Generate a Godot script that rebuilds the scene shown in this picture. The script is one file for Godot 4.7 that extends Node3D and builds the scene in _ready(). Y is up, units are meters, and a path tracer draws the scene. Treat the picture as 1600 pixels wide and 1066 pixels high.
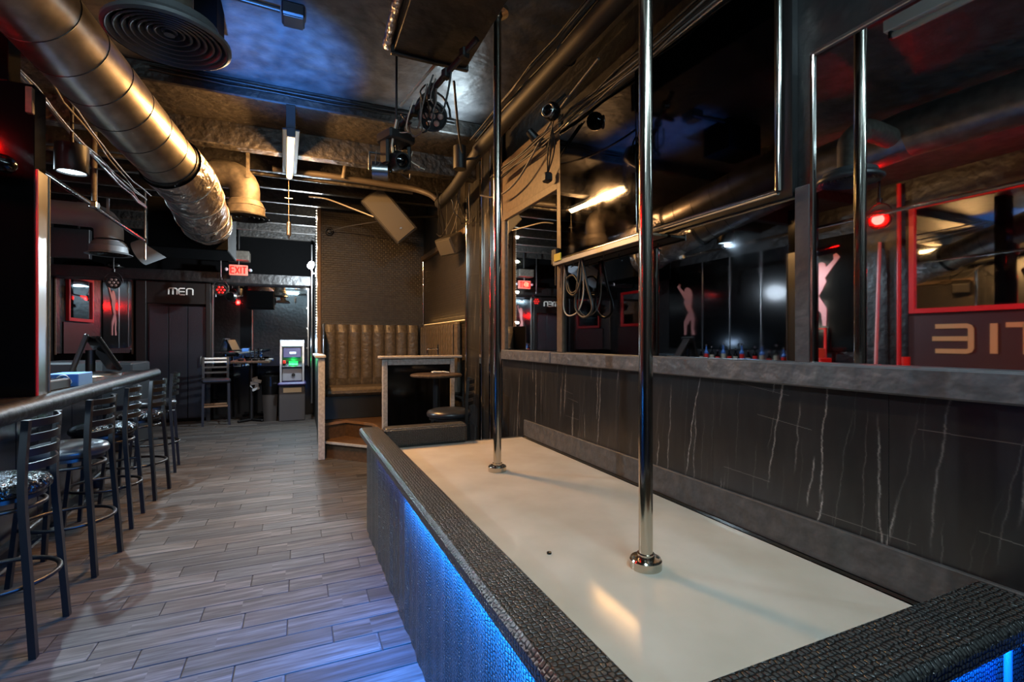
extends Node3D
# A bar room with a small pole stage. x runs to the right, y up; d is the distance down the hall (z = -d).

const HALL_YAW := -23.6
const W := 1.73          # right wall
const CEIL := 3.44
const BACK := 10.05      # back wall
const LEFT := -3.6       # left wall

func _ready() -> void:
	seed(7)
	rng.seed = 11
	# ---- camera
	var cam := Camera3D.new()
	cam.name = "camera"
	cam.position = Vector3(0, 1.4, 0)
	cam.rotation_degrees = Vector3(0, HALL_YAW, 0)
	cam.fov = 70.1
	cam.near = 0.05
	cam.far = 60.0
	add_child(cam)
	cam.current = true
	# ---- environment: a closed room, next to no sky
	var env := Environment.new()
	env.background_mode = Environment.BG_COLOR
	env.background_color = Color(0.01, 0.01, 0.012)
	env.ambient_light_source = Environment.AMBIENT_SOURCE_DISABLED
	env.tonemap_mode = Environment.TONE_MAPPER_LINEAR
	env.tonemap_exposure = 1.15
	env.sdfgi_enabled = true
	env.ssao_enabled = true
	env.ssil_enabled = true
	var we := WorldEnvironment.new()
	we.name = "world_environment"
	we.environment = env
	add_child(we)
	make_materials()
	structure()
	back_wall()
	left_wall()
	right_wall()
	booth()
	stage()
	bar_counter()
	stools()
	ceiling_things()
	rig()
	far_things()
	room_lights()

# ---------------------------------------------------------------- mesh helper
class M:
	var v := PackedVector3Array()
	var n := PackedVector3Array()
	var t := PackedVector2Array()
	func tri(a: Vector3, b: Vector3, c: Vector3, na: Vector3, nb: Vector3, nc: Vector3, ua := Vector2.ZERO, ub := Vector2.ZERO, uc := Vector2.ZERO) -> void:
		var f := (b - a).cross(c - a)
		if f.length_squared() < 1e-16:
			return
		if f.dot(na + nb + nc) > 0.0:
			v.append_array([a, c, b]); n.append_array([na, nc, nb]); t.append_array([ua, uc, ub])
		else:
			v.append_array([a, b, c]); n.append_array([na, nb, nc]); t.append_array([ua, ub, uc])
	func quad(a: Vector3, b: Vector3, c: Vector3, d: Vector3, o: Vector3) -> void:
		tri(a, b, c, o, o, o, Vector2(0, 1), Vector2(1, 1), Vector2(1, 0))
		tri(a, c, d, o, o, o, Vector2(0, 1), Vector2(1, 0), Vector2(0, 0))
	func quad4(a: Vector3, b: Vector3, c: Vector3, d: Vector3, na: Vector3, nb: Vector3, nc: Vector3, nd: Vector3) -> void:
		tri(a, b, c, na, nb, nc)
		tri(a, c, d, na, nc, nd)
	func boxt(x: Transform3D, size: Vector3, bev := 0.0) -> M:
		var h := size * 0.5
		bev = minf(bev, minf(h.x, minf(h.y, h.z)) * 0.9)
		var nb := x.basis.orthonormalized()
		var cp := func(s: Vector3, k: int) -> Vector3:
			var p := Vector3(s.x * (h.x - bev), s.y * (h.y - bev), s.z * (h.z - bev))
			p[k] = s[k] * h[k]
			return x * p
		for k in 3:
			var i := (k + 1) % 3
			var j := (k + 2) % 3
			for sg: float in [-1.0, 1.0]:
				var q: Array[Vector3] = []
				for c: Vector2 in [Vector2(-1, -1), Vector2(1, -1), Vector2(1, 1), Vector2(-1, 1)]:
					var s := Vector3.ZERO
					s[k] = sg; s[i] = c.x; s[j] = c.y
					q.append(cp.call(s, k))
				var o := Vector3.ZERO
				o[k] = sg
				quad(q[0], q[1], q[2], q[3], nb * o)
			if bev > 0.0:
				for a: float in [-1.0, 1.0]:
					for b: float in [-1.0, 1.0]:
						var s0 := Vector3.ZERO
						s0[i] = a; s0[j] = b; s0[k] = -1
						var s1 := s0
						s1[k] = 1
						var o := Vector3.ZERO
						o[i] = a; o[j] = b
						quad(cp.call(s0, i), cp.call(s1, i), cp.call(s1, j), cp.call(s0, j), nb * o.normalized())
		if bev > 0.0:
			for a: float in [-1.0, 1.0]:
				for b: float in [-1.0, 1.0]:
					for c: float in [-1.0, 1.0]:
						var s := Vector3(a, b, c)
						var o := nb * s.normalized()
						tri(cp.call(s, 0), cp.call(s, 1), cp.call(s, 2), o, o, o)
		return self
	func box(x0: float, x1: float, y0: float, y1: float, d0: float, d1: float, bev := 0.0) -> M:
		return boxt(Transform3D(Basis(), Vector3((x0 + x1) / 2, (y0 + y1) / 2, -(d0 + d1) / 2)), Vector3(absf(x1 - x0), absf(y1 - y0), absf(d1 - d0)), bev)
	func tube(pts: PackedVector3Array, r: float, sides := 8, caps := true, r_end := -1.0) -> M:
		var m := pts.size()
		var fx := Vector3.ZERO
		var prev: Array[Vector3] = []
		var pn: Array[Vector3] = []
		for i in m:
			var tg := (pts[mini(i + 1, m - 1)] - pts[maxi(i - 1, 0)]).normalized()
			if i == 0:
				fx = tg.cross(Vector3.UP if absf(tg.y) < 0.9 else Vector3.RIGHT).normalized()
			else:
				fx = (fx - tg * fx.dot(tg)).normalized()
			var fy := tg.cross(fx)
			var rr := r if r_end < 0.0 else lerpf(r, r_end, float(i) / (m - 1))
			var ring: Array[Vector3] = []
			var rn: Array[Vector3] = []
			for k in sides:
				var a := TAU * k / sides
				var o := fx * cos(a) + fy * sin(a)
				rn.append(o)
				ring.append(pts[i] + o * rr)
			if i > 0:
				for k in sides:
					var l := (k + 1) % sides
					quad4(prev[k], prev[l], ring[l], ring[k], pn[k], pn[l], rn[l], rn[k])
			if caps and (i == 0 or i == m - 1):
				var o := -tg if i == 0 else tg
				for k in range(1, sides - 1):
					tri(ring[0], ring[k], ring[k + 1], o, o, o)
			prev = ring
			pn = rn
		return self
	func cyl(a: Vector3, b: Vector3, r0: float, r1 := -1.0, sides := 16, caps := true) -> M:
		return tube(PackedVector3Array([a, b]), r0, sides, caps, r1)
	func lathe(x: Transform3D, prof: Array, sides := 24, smooth := false) -> M:
		# prof: [r, y] pairs from one end to the other; the surface faces away from the axis where y rises
		for i in prof.size() - 1:
			var p := Vector2(prof[i][0], prof[i][1])
			var q := Vector2(prof[i + 1][0], prof[i + 1][1])
			var dn := Vector2(q.y - p.y, p.x - q.x).normalized()
			var dp := dn
			var dq := dn
			if smooth:
				if i > 0:
					var e := p - Vector2(prof[i - 1][0], prof[i - 1][1])
					dp = (dn + Vector2(e.y, -e.x).normalized()).normalized()
				if i < prof.size() - 2:
					var e := Vector2(prof[i + 2][0], prof[i + 2][1]) - q
					dq = (dn + Vector2(e.y, -e.x).normalized()).normalized()
			for k in sides:
				var a := TAU * k / sides
				var b := TAU * (k + 1) / sides
				var ca := Vector3(cos(a), 0, sin(a))
				var cb := Vector3(cos(b), 0, sin(b))
				var up := Vector3.UP
				var bs := x.basis
				quad4(x * (ca * p.x + up * p.y), x * (cb * p.x + up * p.y), x * (cb * q.x + up * q.y), x * (ca * q.x + up * q.y), (bs * (ca * dp.x + up * dp.y)).normalized(), (bs * (cb * dp.x + up * dp.y)).normalized(), (bs * (cb * dq.x + up * dq.y)).normalized(), (bs * (ca * dq.x + up * dq.y)).normalized())
		return self
	func prism(x: Transform3D, poly: PackedVector2Array, depth: float) -> M:
		# a polygon in local x, y drawn out along local z by +-depth / 2
		if Geometry2D.is_polygon_clockwise(poly):
			poly.reverse()
		var ix := Geometry2D.triangulate_polygon(poly)
		var h := depth / 2
		var b := x.basis.orthonormalized()
		for s: float in [-1.0, 1.0]:
			var o := b * Vector3(0, 0, s)
			for i in range(0, ix.size(), 3):
				var p := poly[ix[i]]
				var q := poly[ix[i + 1]]
				var r := poly[ix[i + 2]]
				tri(x * Vector3(p.x, p.y, s * h), x * Vector3(q.x, q.y, s * h), x * Vector3(r.x, r.y, s * h), o, o, o, p, q, r)
		for i in poly.size():
			var p := poly[i]
			var q := poly[(i + 1) % poly.size()]
			var e := (q - p).normalized()
			quad(x * Vector3(p.x, p.y, -h), x * Vector3(q.x, q.y, -h), x * Vector3(q.x, q.y, h), x * Vector3(p.x, p.y, h), b * Vector3(e.y, -e.x, 0))
		return self
	func ribbon(pts: PackedVector3Array, up: Vector3, high: float, thick: float) -> M:
		# a flat bar of rectangular section swept along pts
		var m := pts.size()
		var last: Array[Vector3] = []
		var ls := Vector3.ZERO
		for i in m:
			var tg := (pts[mini(i + 1, m - 1)] - pts[maxi(i - 1, 0)]).normalized()
			var s := tg.cross(up).normalized()
			var q: Array[Vector3] = [pts[i] + up * high / 2 + s * thick / 2, pts[i] + up * high / 2 - s * thick / 2, pts[i] - up * high / 2 - s * thick / 2, pts[i] - up * high / 2 + s * thick / 2]
			if i > 0:
				quad4(last[0], last[1], q[1], q[0], up, up, up, up)
				quad4(last[1], last[2], q[2], q[1], -ls, -ls, -s, -s)
				quad4(last[2], last[3], q[3], q[2], -up, -up, -up, -up)
				quad4(last[3], last[0], q[0], q[3], ls, ls, s, s)
			if i == 0 or i == m - 1:
				quad(q[0], q[1], q[2], q[3], -tg if i == 0 else tg)
			last = q
			ls = s
		return self
	func ball(c: Vector3, r: Vector3, sides := 14, rows := 8) -> M:
		for i in rows:
			var a0 := -PI / 2 + PI * i / rows
			var a1 := -PI / 2 + PI * (i + 1) / rows
			for k in sides:
				var b0 := TAU * k / sides
				var b1 := TAU * (k + 1) / sides
				var u: Array[Vector3] = []
				for e: Vector2 in [Vector2(a0, b0), Vector2(a0, b1), Vector2(a1, b1), Vector2(a1, b0)]:
					u.append(Vector3(cos(e.x) * cos(e.y), sin(e.x), cos(e.x) * sin(e.y)))
				quad4(c + u[0] * r, c + u[1] * r, c + u[2] * r, c + u[3] * r, (u[0] / r).normalized(), (u[1] / r).normalized(), (u[2] / r).normalized(), (u[3] / r).normalized())
		return self
	func mesh() -> ArrayMesh:
		var a := []
		a.resize(Mesh.ARRAY_MAX)
		a[Mesh.ARRAY_VERTEX] = v
		a[Mesh.ARRAY_NORMAL] = n
		a[Mesh.ARRAY_TEX_UV] = t
		var am := ArrayMesh.new()
		am.add_surface_from_arrays(Mesh.PRIMITIVE_TRIANGLES, a)
		return am

# ---------------------------------------------------------------- object helpers
var names := {}
var rng := RandomNumberGenerator.new()
var mats := {}

func P(x: float, y: float, d: float) -> Vector3:
	return Vector3(x, y, -d)

func V3(a: Array) -> PackedVector3Array:
	var o := PackedVector3Array()
	for p in a:
		o.append(Vector3(p[0], p[1], -p[2]))
	return o

func V2(a: Array) -> PackedVector2Array:
	var o := PackedVector2Array()
	for p in a:
		o.append(Vector2(p[0], p[1]))
	return o

func numbered(called: String) -> String:
	var k: int = names.get(called, -1) + 1
	names[called] = k
	return called if k == 0 else "%s_%03d" % [called, k]

func tag(o: Node, label: String, category: String, group := "") -> void:
	o.set_meta("label", label)
	o.set_meta("category", category)
	if group != "":
		o.set_meta("group", group)

# a thing with parts; its parts may be drawn in room coordinates (see part)
func thing(called: String, label: String, category: String, at := Vector3.ZERO, turn := 0.0, group := "") -> Node3D:
	var o := Node3D.new()
	o.name = numbered(called)
	add_child(o)
	o.position = at
	o.rotation.y = turn
	tag(o, label, category, group)
	return o

func obj(called: String, m: M, material: Material, parent: Node = null) -> MeshInstance3D:
	var o := MeshInstance3D.new()
	o.mesh = m.mesh()
	o.material_override = material
	if parent == null:
		o.name = numbered(called)
		add_child(o)
	else:
		o.name = called
		parent.add_child(o, true)
	return o

# a part drawn in room coordinates under a thing that is not turned
func part(called: String, m: M, material: Material, parent: Node3D) -> MeshInstance3D:
	var o := obj(called, m, material, parent)
	if parent.get_parent() == self and not (parent is MeshInstance3D):
		o.position = -parent.position
	return o

func single(called: String, m: M, material: Material, label: String, category: String, group := "") -> MeshInstance3D:
	var o := obj(called, m, material)
	tag(o, label, category, group)
	return o

func struct(called: String, m: M, material: Material, label := "") -> MeshInstance3D:
	var o := obj(called, m, material)
	o.set_meta("kind", "structure")
	if label != "":
		o.set_meta("label", label)
	return o

func sag(a: Vector3, b: Vector3, drop: float, k := 10, wob := 0.0) -> PackedVector3Array:
	var o := PackedVector3Array()
	for i in k + 1:
		var f := float(i) / k
		var p := a.lerp(b, f) - Vector3.UP * drop * 4.0 * f * (1.0 - f)
		if i > 0 and i < k and wob > 0.0:
			p += Vector3(rng.randf_range(-wob, wob), rng.randf_range(-wob, wob), rng.randf_range(-wob, wob))
		o.append(p)
	return o

func smooth_path(pts: PackedVector3Array, k := 6) -> PackedVector3Array:
	var o := PackedVector3Array()
	for i in pts.size() - 1:
		for j in k:
			o.append(pts[i].cubic_interpolate(pts[i + 1], pts[maxi(i - 1, 0)], pts[mini(i + 2, pts.size() - 1)], float(j) / k))
	o.append(pts[pts.size() - 1])
	return o

func omni(called: String, at: Vector3, color: Color, energy: float, size := 0.03) -> void:
	var l := OmniLight3D.new()
	l.name = numbered(called)
	l.light_color = color
	l.light_energy = energy
	l.light_size = size
	l.omni_range = 15.0
	l.omni_attenuation = 2.0
	l.shadow_enabled = true
	add_child(l)
	l.position = at

func spot(called: String, at: Vector3, to: Vector3, color: Color, energy: float, angle: float, size := 0.04, soft := 0.3) -> void:
	var l := SpotLight3D.new()
	l.name = numbered(called)
	l.light_color = color
	l.light_energy = energy
	l.light_size = size
	l.spot_angle = angle
	l.spot_angle_attenuation = soft
	l.spot_range = 15.0
	l.spot_attenuation = 2.0
	l.shadow_enabled = true
	add_child(l)
	l.look_at_from_position(at, to, Vector3.UP if absf((to - at).normalized().y) < 0.95 else Vector3.RIGHT)

func area(called: String, at: Vector3, to: Vector3, size: Vector2, color: Color, energy: float, up := Vector3.UP) -> void:
	var l := AreaLight3D.new()
	l.name = numbered(called)
	l.light_color = color
	l.light_energy = energy
	l.area_size = size
	l.area_range = 15.0
	l.area_attenuation = 2.0
	l.shadow_enabled = true
	add_child(l)
	l.look_at_from_position(at, to, up)

# ---------------------------------------------------------------- materials
func mat(called: String, c: Color, rough := 0.5, metal := 0.0) -> StandardMaterial3D:
	var m := StandardMaterial3D.new()
	m.resource_name = called
	m.albedo_color = c
	m.roughness = rough
	m.metallic = metal
	mats[called] = m
	return m

func glow(called: String, c: Color, e: float, base := Color(0.9, 0.9, 0.9)) -> StandardMaterial3D:
	var m := mat(called, base, 0.4)
	m.emission_enabled = true
	m.emission = c
	m.emission_energy_multiplier = e
	return m

func noise(kind: int, freq: float, s: int, oct := 4) -> FastNoiseLite:
	var f := FastNoiseLite.new()
	f.noise_type = kind
	f.frequency = freq
	f.seed = s
	f.fractal_type = FastNoiseLite.FRACTAL_FBM
	f.fractal_octaves = oct
	return f

func tex(img: Image) -> ImageTexture:
	img.generate_mipmaps()
	return ImageTexture.create_from_image(img)

# a colour picture from one noise, between two colours
func blotch(f: FastNoiseLite, a: Color, b: Color, px := 256) -> ImageTexture:
	var g := f.get_seamless_image(px, px)
	var o := Image.create(px, px, false, Image.FORMAT_RGB8)
	for y in px:
		for x in px:
			o.set_pixel(x, y, a.lerp(b, g.get_pixel(x, y).r))
	return tex(o)

func relief(f: FastNoiseLite, strength: float, px := 256) -> ImageTexture:
	var g := f.get_seamless_image(px, px)
	g.convert(Image.FORMAT_RGBA8)
	g.bump_map_to_normal_map(strength)
	return tex(g)

func triplanar(m: StandardMaterial3D, per_metre: Vector3, world := false) -> void:
	m.uv1_triplanar = true
	m.uv1_world_triplanar = world
	m.uv1_scale = per_metre
	m.uv1_triplanar_sharpness = 8.0

func bump(m: StandardMaterial3D, t: Texture2D, s := 1.0) -> void:
	m.normal_enabled = true
	m.normal_texture = t
	m.normal_scale = s

func make_materials() -> void:
	var simplex := FastNoiseLite.TYPE_SIMPLEX_SMOOTH
	# floor tiles: printed wood, grey to brown, grain along x
	var f1 := noise(simplex, 0.02, 3, 5)
	var f2 := noise(simplex, 0.008, 9, 3)
	var wood := Image.create(512, 512, false, Image.FORMAT_RGB8)
	for y in 512:
		for x in 512:
			var g := f1.get_noise_2d(x * 0.16, y * 2.3) * 0.5 + 0.5
			var b := f2.get_noise_2d(x * 0.5, y * 1.2) * 0.5 + 0.5
			var fine := f1.get_noise_2d(x * 0.5 + 900, y * 7.0) * 0.5 + 0.5
			var k := clampf(0.5 + (g - 0.5) * 1.5 + (fine - 0.5) * 0.8, 0.0, 1.0)
			var c := Color(0.13, 0.126, 0.122).lerp(Color(0.315, 0.308, 0.305), k)
			c = c.lerp(Color(0.225, 0.205, 0.19), clampf((b - 0.42) * 1.5, 0.0, 0.5))
			wood.set_pixel(x, y, c)
	var wood_t := tex(wood)
	for i in 6:
		var m := mat("floor_tile_%d" % i, [Color(1, 1, 1), Color(0.9, 0.88, 0.86), Color(1.08, 1.06, 1.04), Color(0.97, 0.92, 0.88), Color(0.84, 0.83, 0.83), Color(1.04, 1.0, 0.97)][i] , 0.62)
		m.metallic_specular = 0.3
		m.albedo_texture = wood_t
		triplanar(m, Vector3(0.9, 0.9, 0.9))
		m.uv1_offset = Vector3(i * 0.37, 0, i * 0.23)
	mat("grout", Color(0.1, 0.095, 0.09), 0.8)
	# black walls and ceiling
	var rough_n := relief(noise(simplex, 0.03, 5, 5), 5.0)
	var m := mat("ceiling_paint", Color(1, 1, 1), 0.5)
	m.albedo_texture = blotch(noise(simplex, 0.03, 21, 5), Color(0.18, 0.182, 0.19), Color(0.33, 0.33, 0.335))
	triplanar(m, Vector3(0.7, 0.7, 0.7))
	bump(m, rough_n, 0.3)
	m = mat("beam_paint", Color(1, 1, 1), 0.5)
	m.albedo_texture = blotch(noise(simplex, 0.06, 22, 5), Color(0.07, 0.065, 0.06), Color(0.2, 0.18, 0.16))
	triplanar(m, Vector3(1.2, 1.2, 1.2))
	bump(m, rough_n, 0.6)
	m = mat("black_wall", Color(1, 1, 1), 0.42)
	m.albedo_texture = blotch(noise(simplex, 0.02, 23, 4), Color(0.05, 0.05, 0.055), Color(0.085, 0.085, 0.09))
	triplanar(m, Vector3(0.8, 0.8, 0.8))
	bump(m, rough_n, 0.25)
	m = mat("ledge_paint", Color(1, 1, 1), 0.5)
	m.albedo_texture = blotch(noise(simplex, 0.04, 24, 5), Color(0.25, 0.25, 0.26), Color(0.36, 0.36, 0.37))
	triplanar(m, Vector3(1, 1, 1))
	bump(m, rough_n, 0.4)
	m = mat("skirt_paint", Color(1, 1, 1), 0.55)
	m.albedo_texture = blotch(noise(simplex, 0.05, 25, 5), Color(0.21, 0.207, 0.207), Color(0.3, 0.295, 0.295))
	triplanar(m, Vector3(1, 1, 1))
	bump(m, rough_n, 0.4)
	m = mat("post_grey", Color(0.2, 0.2, 0.21), 0.5)
	bump(m, rough_n, 0.2)
	triplanar(m, Vector3.ONE)
	# embossed wallpaper: rows of small blocks pressed into brown paper
	var wp := Image.create(256, 256, false, Image.FORMAT_RGBA8)
	for y in 256:
		for x in 256:
			var row := y / 16
			var xx := (x + (row % 2) * 16) % 32
			var e := minf(minf(xx, 31 - xx), minf(y % 16, 15 - y % 16))
			var h := clampf(e / 3.0, 0.0, 1.0)
			wp.set_pixel(x, y, Color(h, h, h))
	wp.bump_map_to_normal_map(3.0)
	m = mat("wallpaper", Color(1, 1, 1), 0.45)
	m.albedo_texture = blotch(noise(simplex, 0.02, 26, 4), Color(0.13, 0.118, 0.106), Color(0.2, 0.18, 0.158))
	triplanar(m, Vector3(2.0, 2.0, 2.0))
	bump(m, tex(wp), 0.35)
	# crocodile leather: big scales, and its small-grained neighbour
	var ce := noise(FastNoiseLite.TYPE_CELLULAR, 0.045, 31, 1)
	ce.fractal_type = FastNoiseLite.FRACTAL_NONE
	ce.cellular_return_type = FastNoiseLite.RETURN_DISTANCE2_SUB
	ce.cellular_jitter = 0.5
	var cimg := ce.get_seamless_image(512, 512)
	var scal := Image.create(512, 512, false, Image.FORMAT_RGB8)
	for y in 512:
		for x in 512:
			var k := clampf((cimg.get_pixel(x, y).r - 0.05) * 3.0, 0.0, 1.0)
			scal.set_pixel(x, y, Color(0.05, 0.049, 0.048).lerp(Color(0.26, 0.255, 0.25), k))
			cimg.set_pixel(x, y, Color(k, k, k))
	cimg.convert(Image.FORMAT_RGBA8)
	cimg.bump_map_to_normal_map(5.0)
	m = mat("croc_leather", Color(1, 1, 1), 0.3)
	m.albedo_texture = tex(scal)
	triplanar(m, Vector3(3.3, 3.3, 3.0), true)
	bump(m, tex(cimg), 1.0)
	m = mat("croc_front", Color(1, 1, 1), 0.3)
	m.albedo_texture = mats.croc_leather.albedo_texture
	triplanar(m, Vector3(4.4, 3.4, 3.0), true)
	bump(m, mats.croc_leather.normal_texture, 0.9)
	# stage top: cream laminate with faint stains
	m = mat("stage_laminate", Color(1, 1, 1), 0.12)
	m.albedo_texture = blotch(noise(simplex, 0.012, 41, 5), Color(0.72, 0.69, 0.63), Color(0.8, 0.77, 0.72))
	triplanar(m, Vector3(0.6, 0.6, 0.6))
	# black marble with white veins, one print for the whole right wall
	mats.marble = marble()
	# metals
	m = mat("chrome", Color(0.82, 0.79, 0.75), 0.1, 1.0)
	m = mat("brushed", Color(0.62, 0.62, 0.62), 0.3, 1.0)
	m = mat("steel_pole", Color(0.8, 0.76, 0.7), 0.13, 1.0)
	m = mat("galvanised", Color(1, 1, 1), 0.36, 1.0)
	m.albedo_texture = blotch(noise(simplex, 0.03, 51, 5), Color(0.5, 0.48, 0.46), Color(0.66, 0.64, 0.61))
	triplanar(m, Vector3.ONE)
	m = mat("foil", Color(0.72, 0.7, 0.7), 0.3, 1.0)
	triplanar(m, Vector3(1.6, 1.6, 1.6))
	bump(m, relief(noise(simplex, 0.02, 52, 4), 9.0), 1.0)
	m = mat("dusty_duct", Color(1, 1, 1), 0.6, 0.3)
	m.albedo_texture = blotch(noise(simplex, 0.04, 53, 5), Color(0.22, 0.2, 0.175), Color(0.36, 0.335, 0.3))
	triplanar(m, Vector3(1.5, 1.5, 1.5))
	mat("door_black", Color(0.3, 0.31, 0.34), 0.25, 0.8)
	mat("pipe_tan", Color(0.2, 0.175, 0.15), 0.55)
	m = mat("matte_black", Color(0.03, 0.03, 0.032), 0.8)
	m.metallic_specular = 0.12
	mat("duct_grey", Color(0.55, 0.57, 0.59), 0.5, 0.15)
	mat("pipe_black", Color(0.035, 0.033, 0.032), 0.6)
	mat("vane_grey", Color(0.26, 0.265, 0.27), 0.4)
	mat("black_iron", Color(0.045, 0.045, 0.05), 0.38, 0.0)
	mat("black_plastic", Color(0.04, 0.04, 0.042), 0.45)
	mat("black_gloss", Color(0.02, 0.02, 0.022), 0.12)
	mat("cable_black", Color(0.045, 0.042, 0.04), 0.5)
	mat("cable_grey", Color(0.33, 0.31, 0.29), 0.5)
	mat("cable_white", Color(0.7, 0.66, 0.6), 0.5)
	mat("speaker_grille", Color(0.23, 0.22, 0.205), 0.65)
	mat("speaker_box", Color(0.12, 0.11, 0.1), 0.55)
	m = mat("white_wood", Color(1, 1, 1), 0.5)
	m.albedo_texture = blotch(noise(simplex, 0.05, 61, 5), Color(0.5, 0.48, 0.46), Color(0.66, 0.64, 0.62))
	triplanar(m, Vector3(2, 2, 2))
	m = mat("oak_trim", Color(0.42, 0.31, 0.21), 0.5)
	m = mat("frame_wood", Color(1, 1, 1), 0.45)
	m.albedo_texture = blotch(noise(simplex, 0.04, 62, 5), Color(0.27, 0.22, 0.17), Color(0.4, 0.33, 0.26))
	triplanar(m, Vector3(2, 2, 2))
	m = mat("step_wood", Color(1, 1, 1), 0.45)
	m.albedo_texture = blotch(noise(simplex, 0.05, 63, 5), Color(0.2, 0.14, 0.09), Color(0.34, 0.25, 0.17))
	triplanar(m, Vector3(1.5, 1.5, 1.5))
	# seats
	m = mat("bench_leather", Color(1, 1, 1), 0.42)
	m.albedo_texture = blotch(noise(simplex, 0.05, 64, 5), Color(0.25, 0.225, 0.195), Color(0.37, 0.335, 0.29))
	triplanar(m, Vector3(1.5, 1.5, 1.5))
	bump(m, rough_n, 0.4)
	m = mat("seat_vinyl", Color(0.13, 0.14, 0.16), 0.3)
	m = mat("seat_wrap", Color(0.05, 0.05, 0.055), 0.14)
	triplanar(m, Vector3(3.5, 3.5, 3.5))
	bump(m, relief(noise(simplex, 0.022, 65, 3), 14.0), 1.0)
	# glass
	var smear := blotch(noise(simplex, 0.015, 71, 5), Color(0.0, 0.0, 0.0), Color(0.3, 0.3, 0.3))
	m = mat("mirror", Color(0.82, 0.83, 0.84), 0.02, 1.0)
	m = mat("mirror_smeared", Color(0.52, 0.53, 0.55), 0.16, 1.0)
	m.roughness_texture = smear
	triplanar(m, Vector3(0.9, 0.9, 0.9))
	m = mat("mirror_dark", Color(0.34, 0.34, 0.36), 0.3, 1.0)
	m.roughness_texture = smear
	triplanar(m, Vector3(0.7, 0.7, 0.7))
	# colours
	mat("red_frame", Color(0.75, 0.06, 0.07), 0.4)
	mat("maroon_wall", Color(0.2, 0.05, 0.055), 0.5)
	mat("dancer_pink", Color(0.83, 0.55, 0.52), 0.6)
	mat("letter_gold", Color(0.7, 0.58, 0.36), 0.5)
	mat("letter_white", Color(0.85, 0.85, 0.83), 0.45)
	mat("box_blue", Color(0.22, 0.4, 0.66), 0.45)
	mat("box_red", Color(0.82, 0.14, 0.1), 0.45)
	mat("box_orange", Color(0.86, 0.36, 0.24), 0.5)
	mat("sticker_yellow", Color(0.72, 0.66, 0.1), 0.5)
	mat("paper", Color(0.7, 0.66, 0.56), 0.7)
	mat("bin_grey", Color(0.2, 0.19, 0.185), 0.55)
	mat("bin_bag", Color(0.03, 0.03, 0.03), 0.2)
	mat("bag_clear", Color(0.5, 0.52, 0.54), 0.25)
	mat("atm_grey", Color(0.22, 0.215, 0.22), 0.5)
	mat("atm_silver", Color(0.55, 0.57, 0.6), 0.35, 0.4)
	mat("atm_violet", Color(0.25, 0.23, 0.4), 0.4)
	m = mat("worn_tabletop", Color(1, 1, 1), 0.3)
	m.albedo_texture = blotch(noise(simplex, 0.05, 81, 5), Color(0.12, 0.09, 0.07), Color(0.4, 0.33, 0.26))
	triplanar(m, Vector3(2, 2, 2))
	m = mat("bar_stone", Color(1, 1, 1), 0.25)
	m.albedo_texture = blotch(noise(simplex, 0.06, 82, 5), Color(0.06, 0.06, 0.065), Color(0.2, 0.19, 0.18))
	triplanar(m, Vector3(1.5, 1.5, 1.5))
	m = mat("bar_pad", Color(0.05, 0.055, 0.07), 0.45)
	bump(m, rough_n, 0.3)
	triplanar(m, Vector3(2, 2, 2))
	m.metallic_specular = 0.3
	m = mat("bar_front", Color(0.1, 0.1, 0.12), 0.22)
	m = mat("fridge_panel", Color(0.16, 0.17, 0.18), 0.4)
	# lamps
	glow("tube_glow", Color(1.0, 0.84, 0.6), 6.0)
	glow("lamp_cool", Color(0.85, 0.95, 1.0), 5.0)
	glow("star_glow", Color(0.95, 0.98, 1.0), 30.0)
	glow("led_white", Color(1.0, 0.97, 0.88), 3.0)
	glow("led_blue", Color(0.05, 0.35, 1.0), 1.2, Color(0.1, 0.3, 0.6))
	glow("led_warm", Color(1.0, 0.75, 0.4), 0.6)
	glow("lamp_red", Color(1.0, 0.06, 0.03), 6.0, Color(0.6, 0.05, 0.04))
	glow("exit_red", Color(1.0, 0.04, 0.02), 1.3, Color(0.7, 0.05, 0.04))
	glow("exit_face", Color(0.9, 0.5, 0.42), 0.45, Color(0.6, 0.35, 0.3))
	glow("atm_light", Color(0.8, 0.9, 1.0), 3.0)
	glow("atm_screen", Color(0.1, 0.18, 0.5), 0.7, Color(0.05, 0.06, 0.12))
	glow("atm_screen_mark", Color(0.7, 0.85, 1.0), 1.5)
	glow("atm_green", Color(0.1, 0.9, 0.4), 1.2, Color(0.05, 0.3, 0.12))
	mat("tube_off", Color(0.75, 0.73, 0.68), 0.3)
	mat("par_lens", Color(0.55, 0.45, 0.42), 0.15, 0.3)
	glow("par_red_lens", Color(1.0, 0.1, 0.06), 0.7, Color(0.4, 0.06, 0.05))

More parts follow.
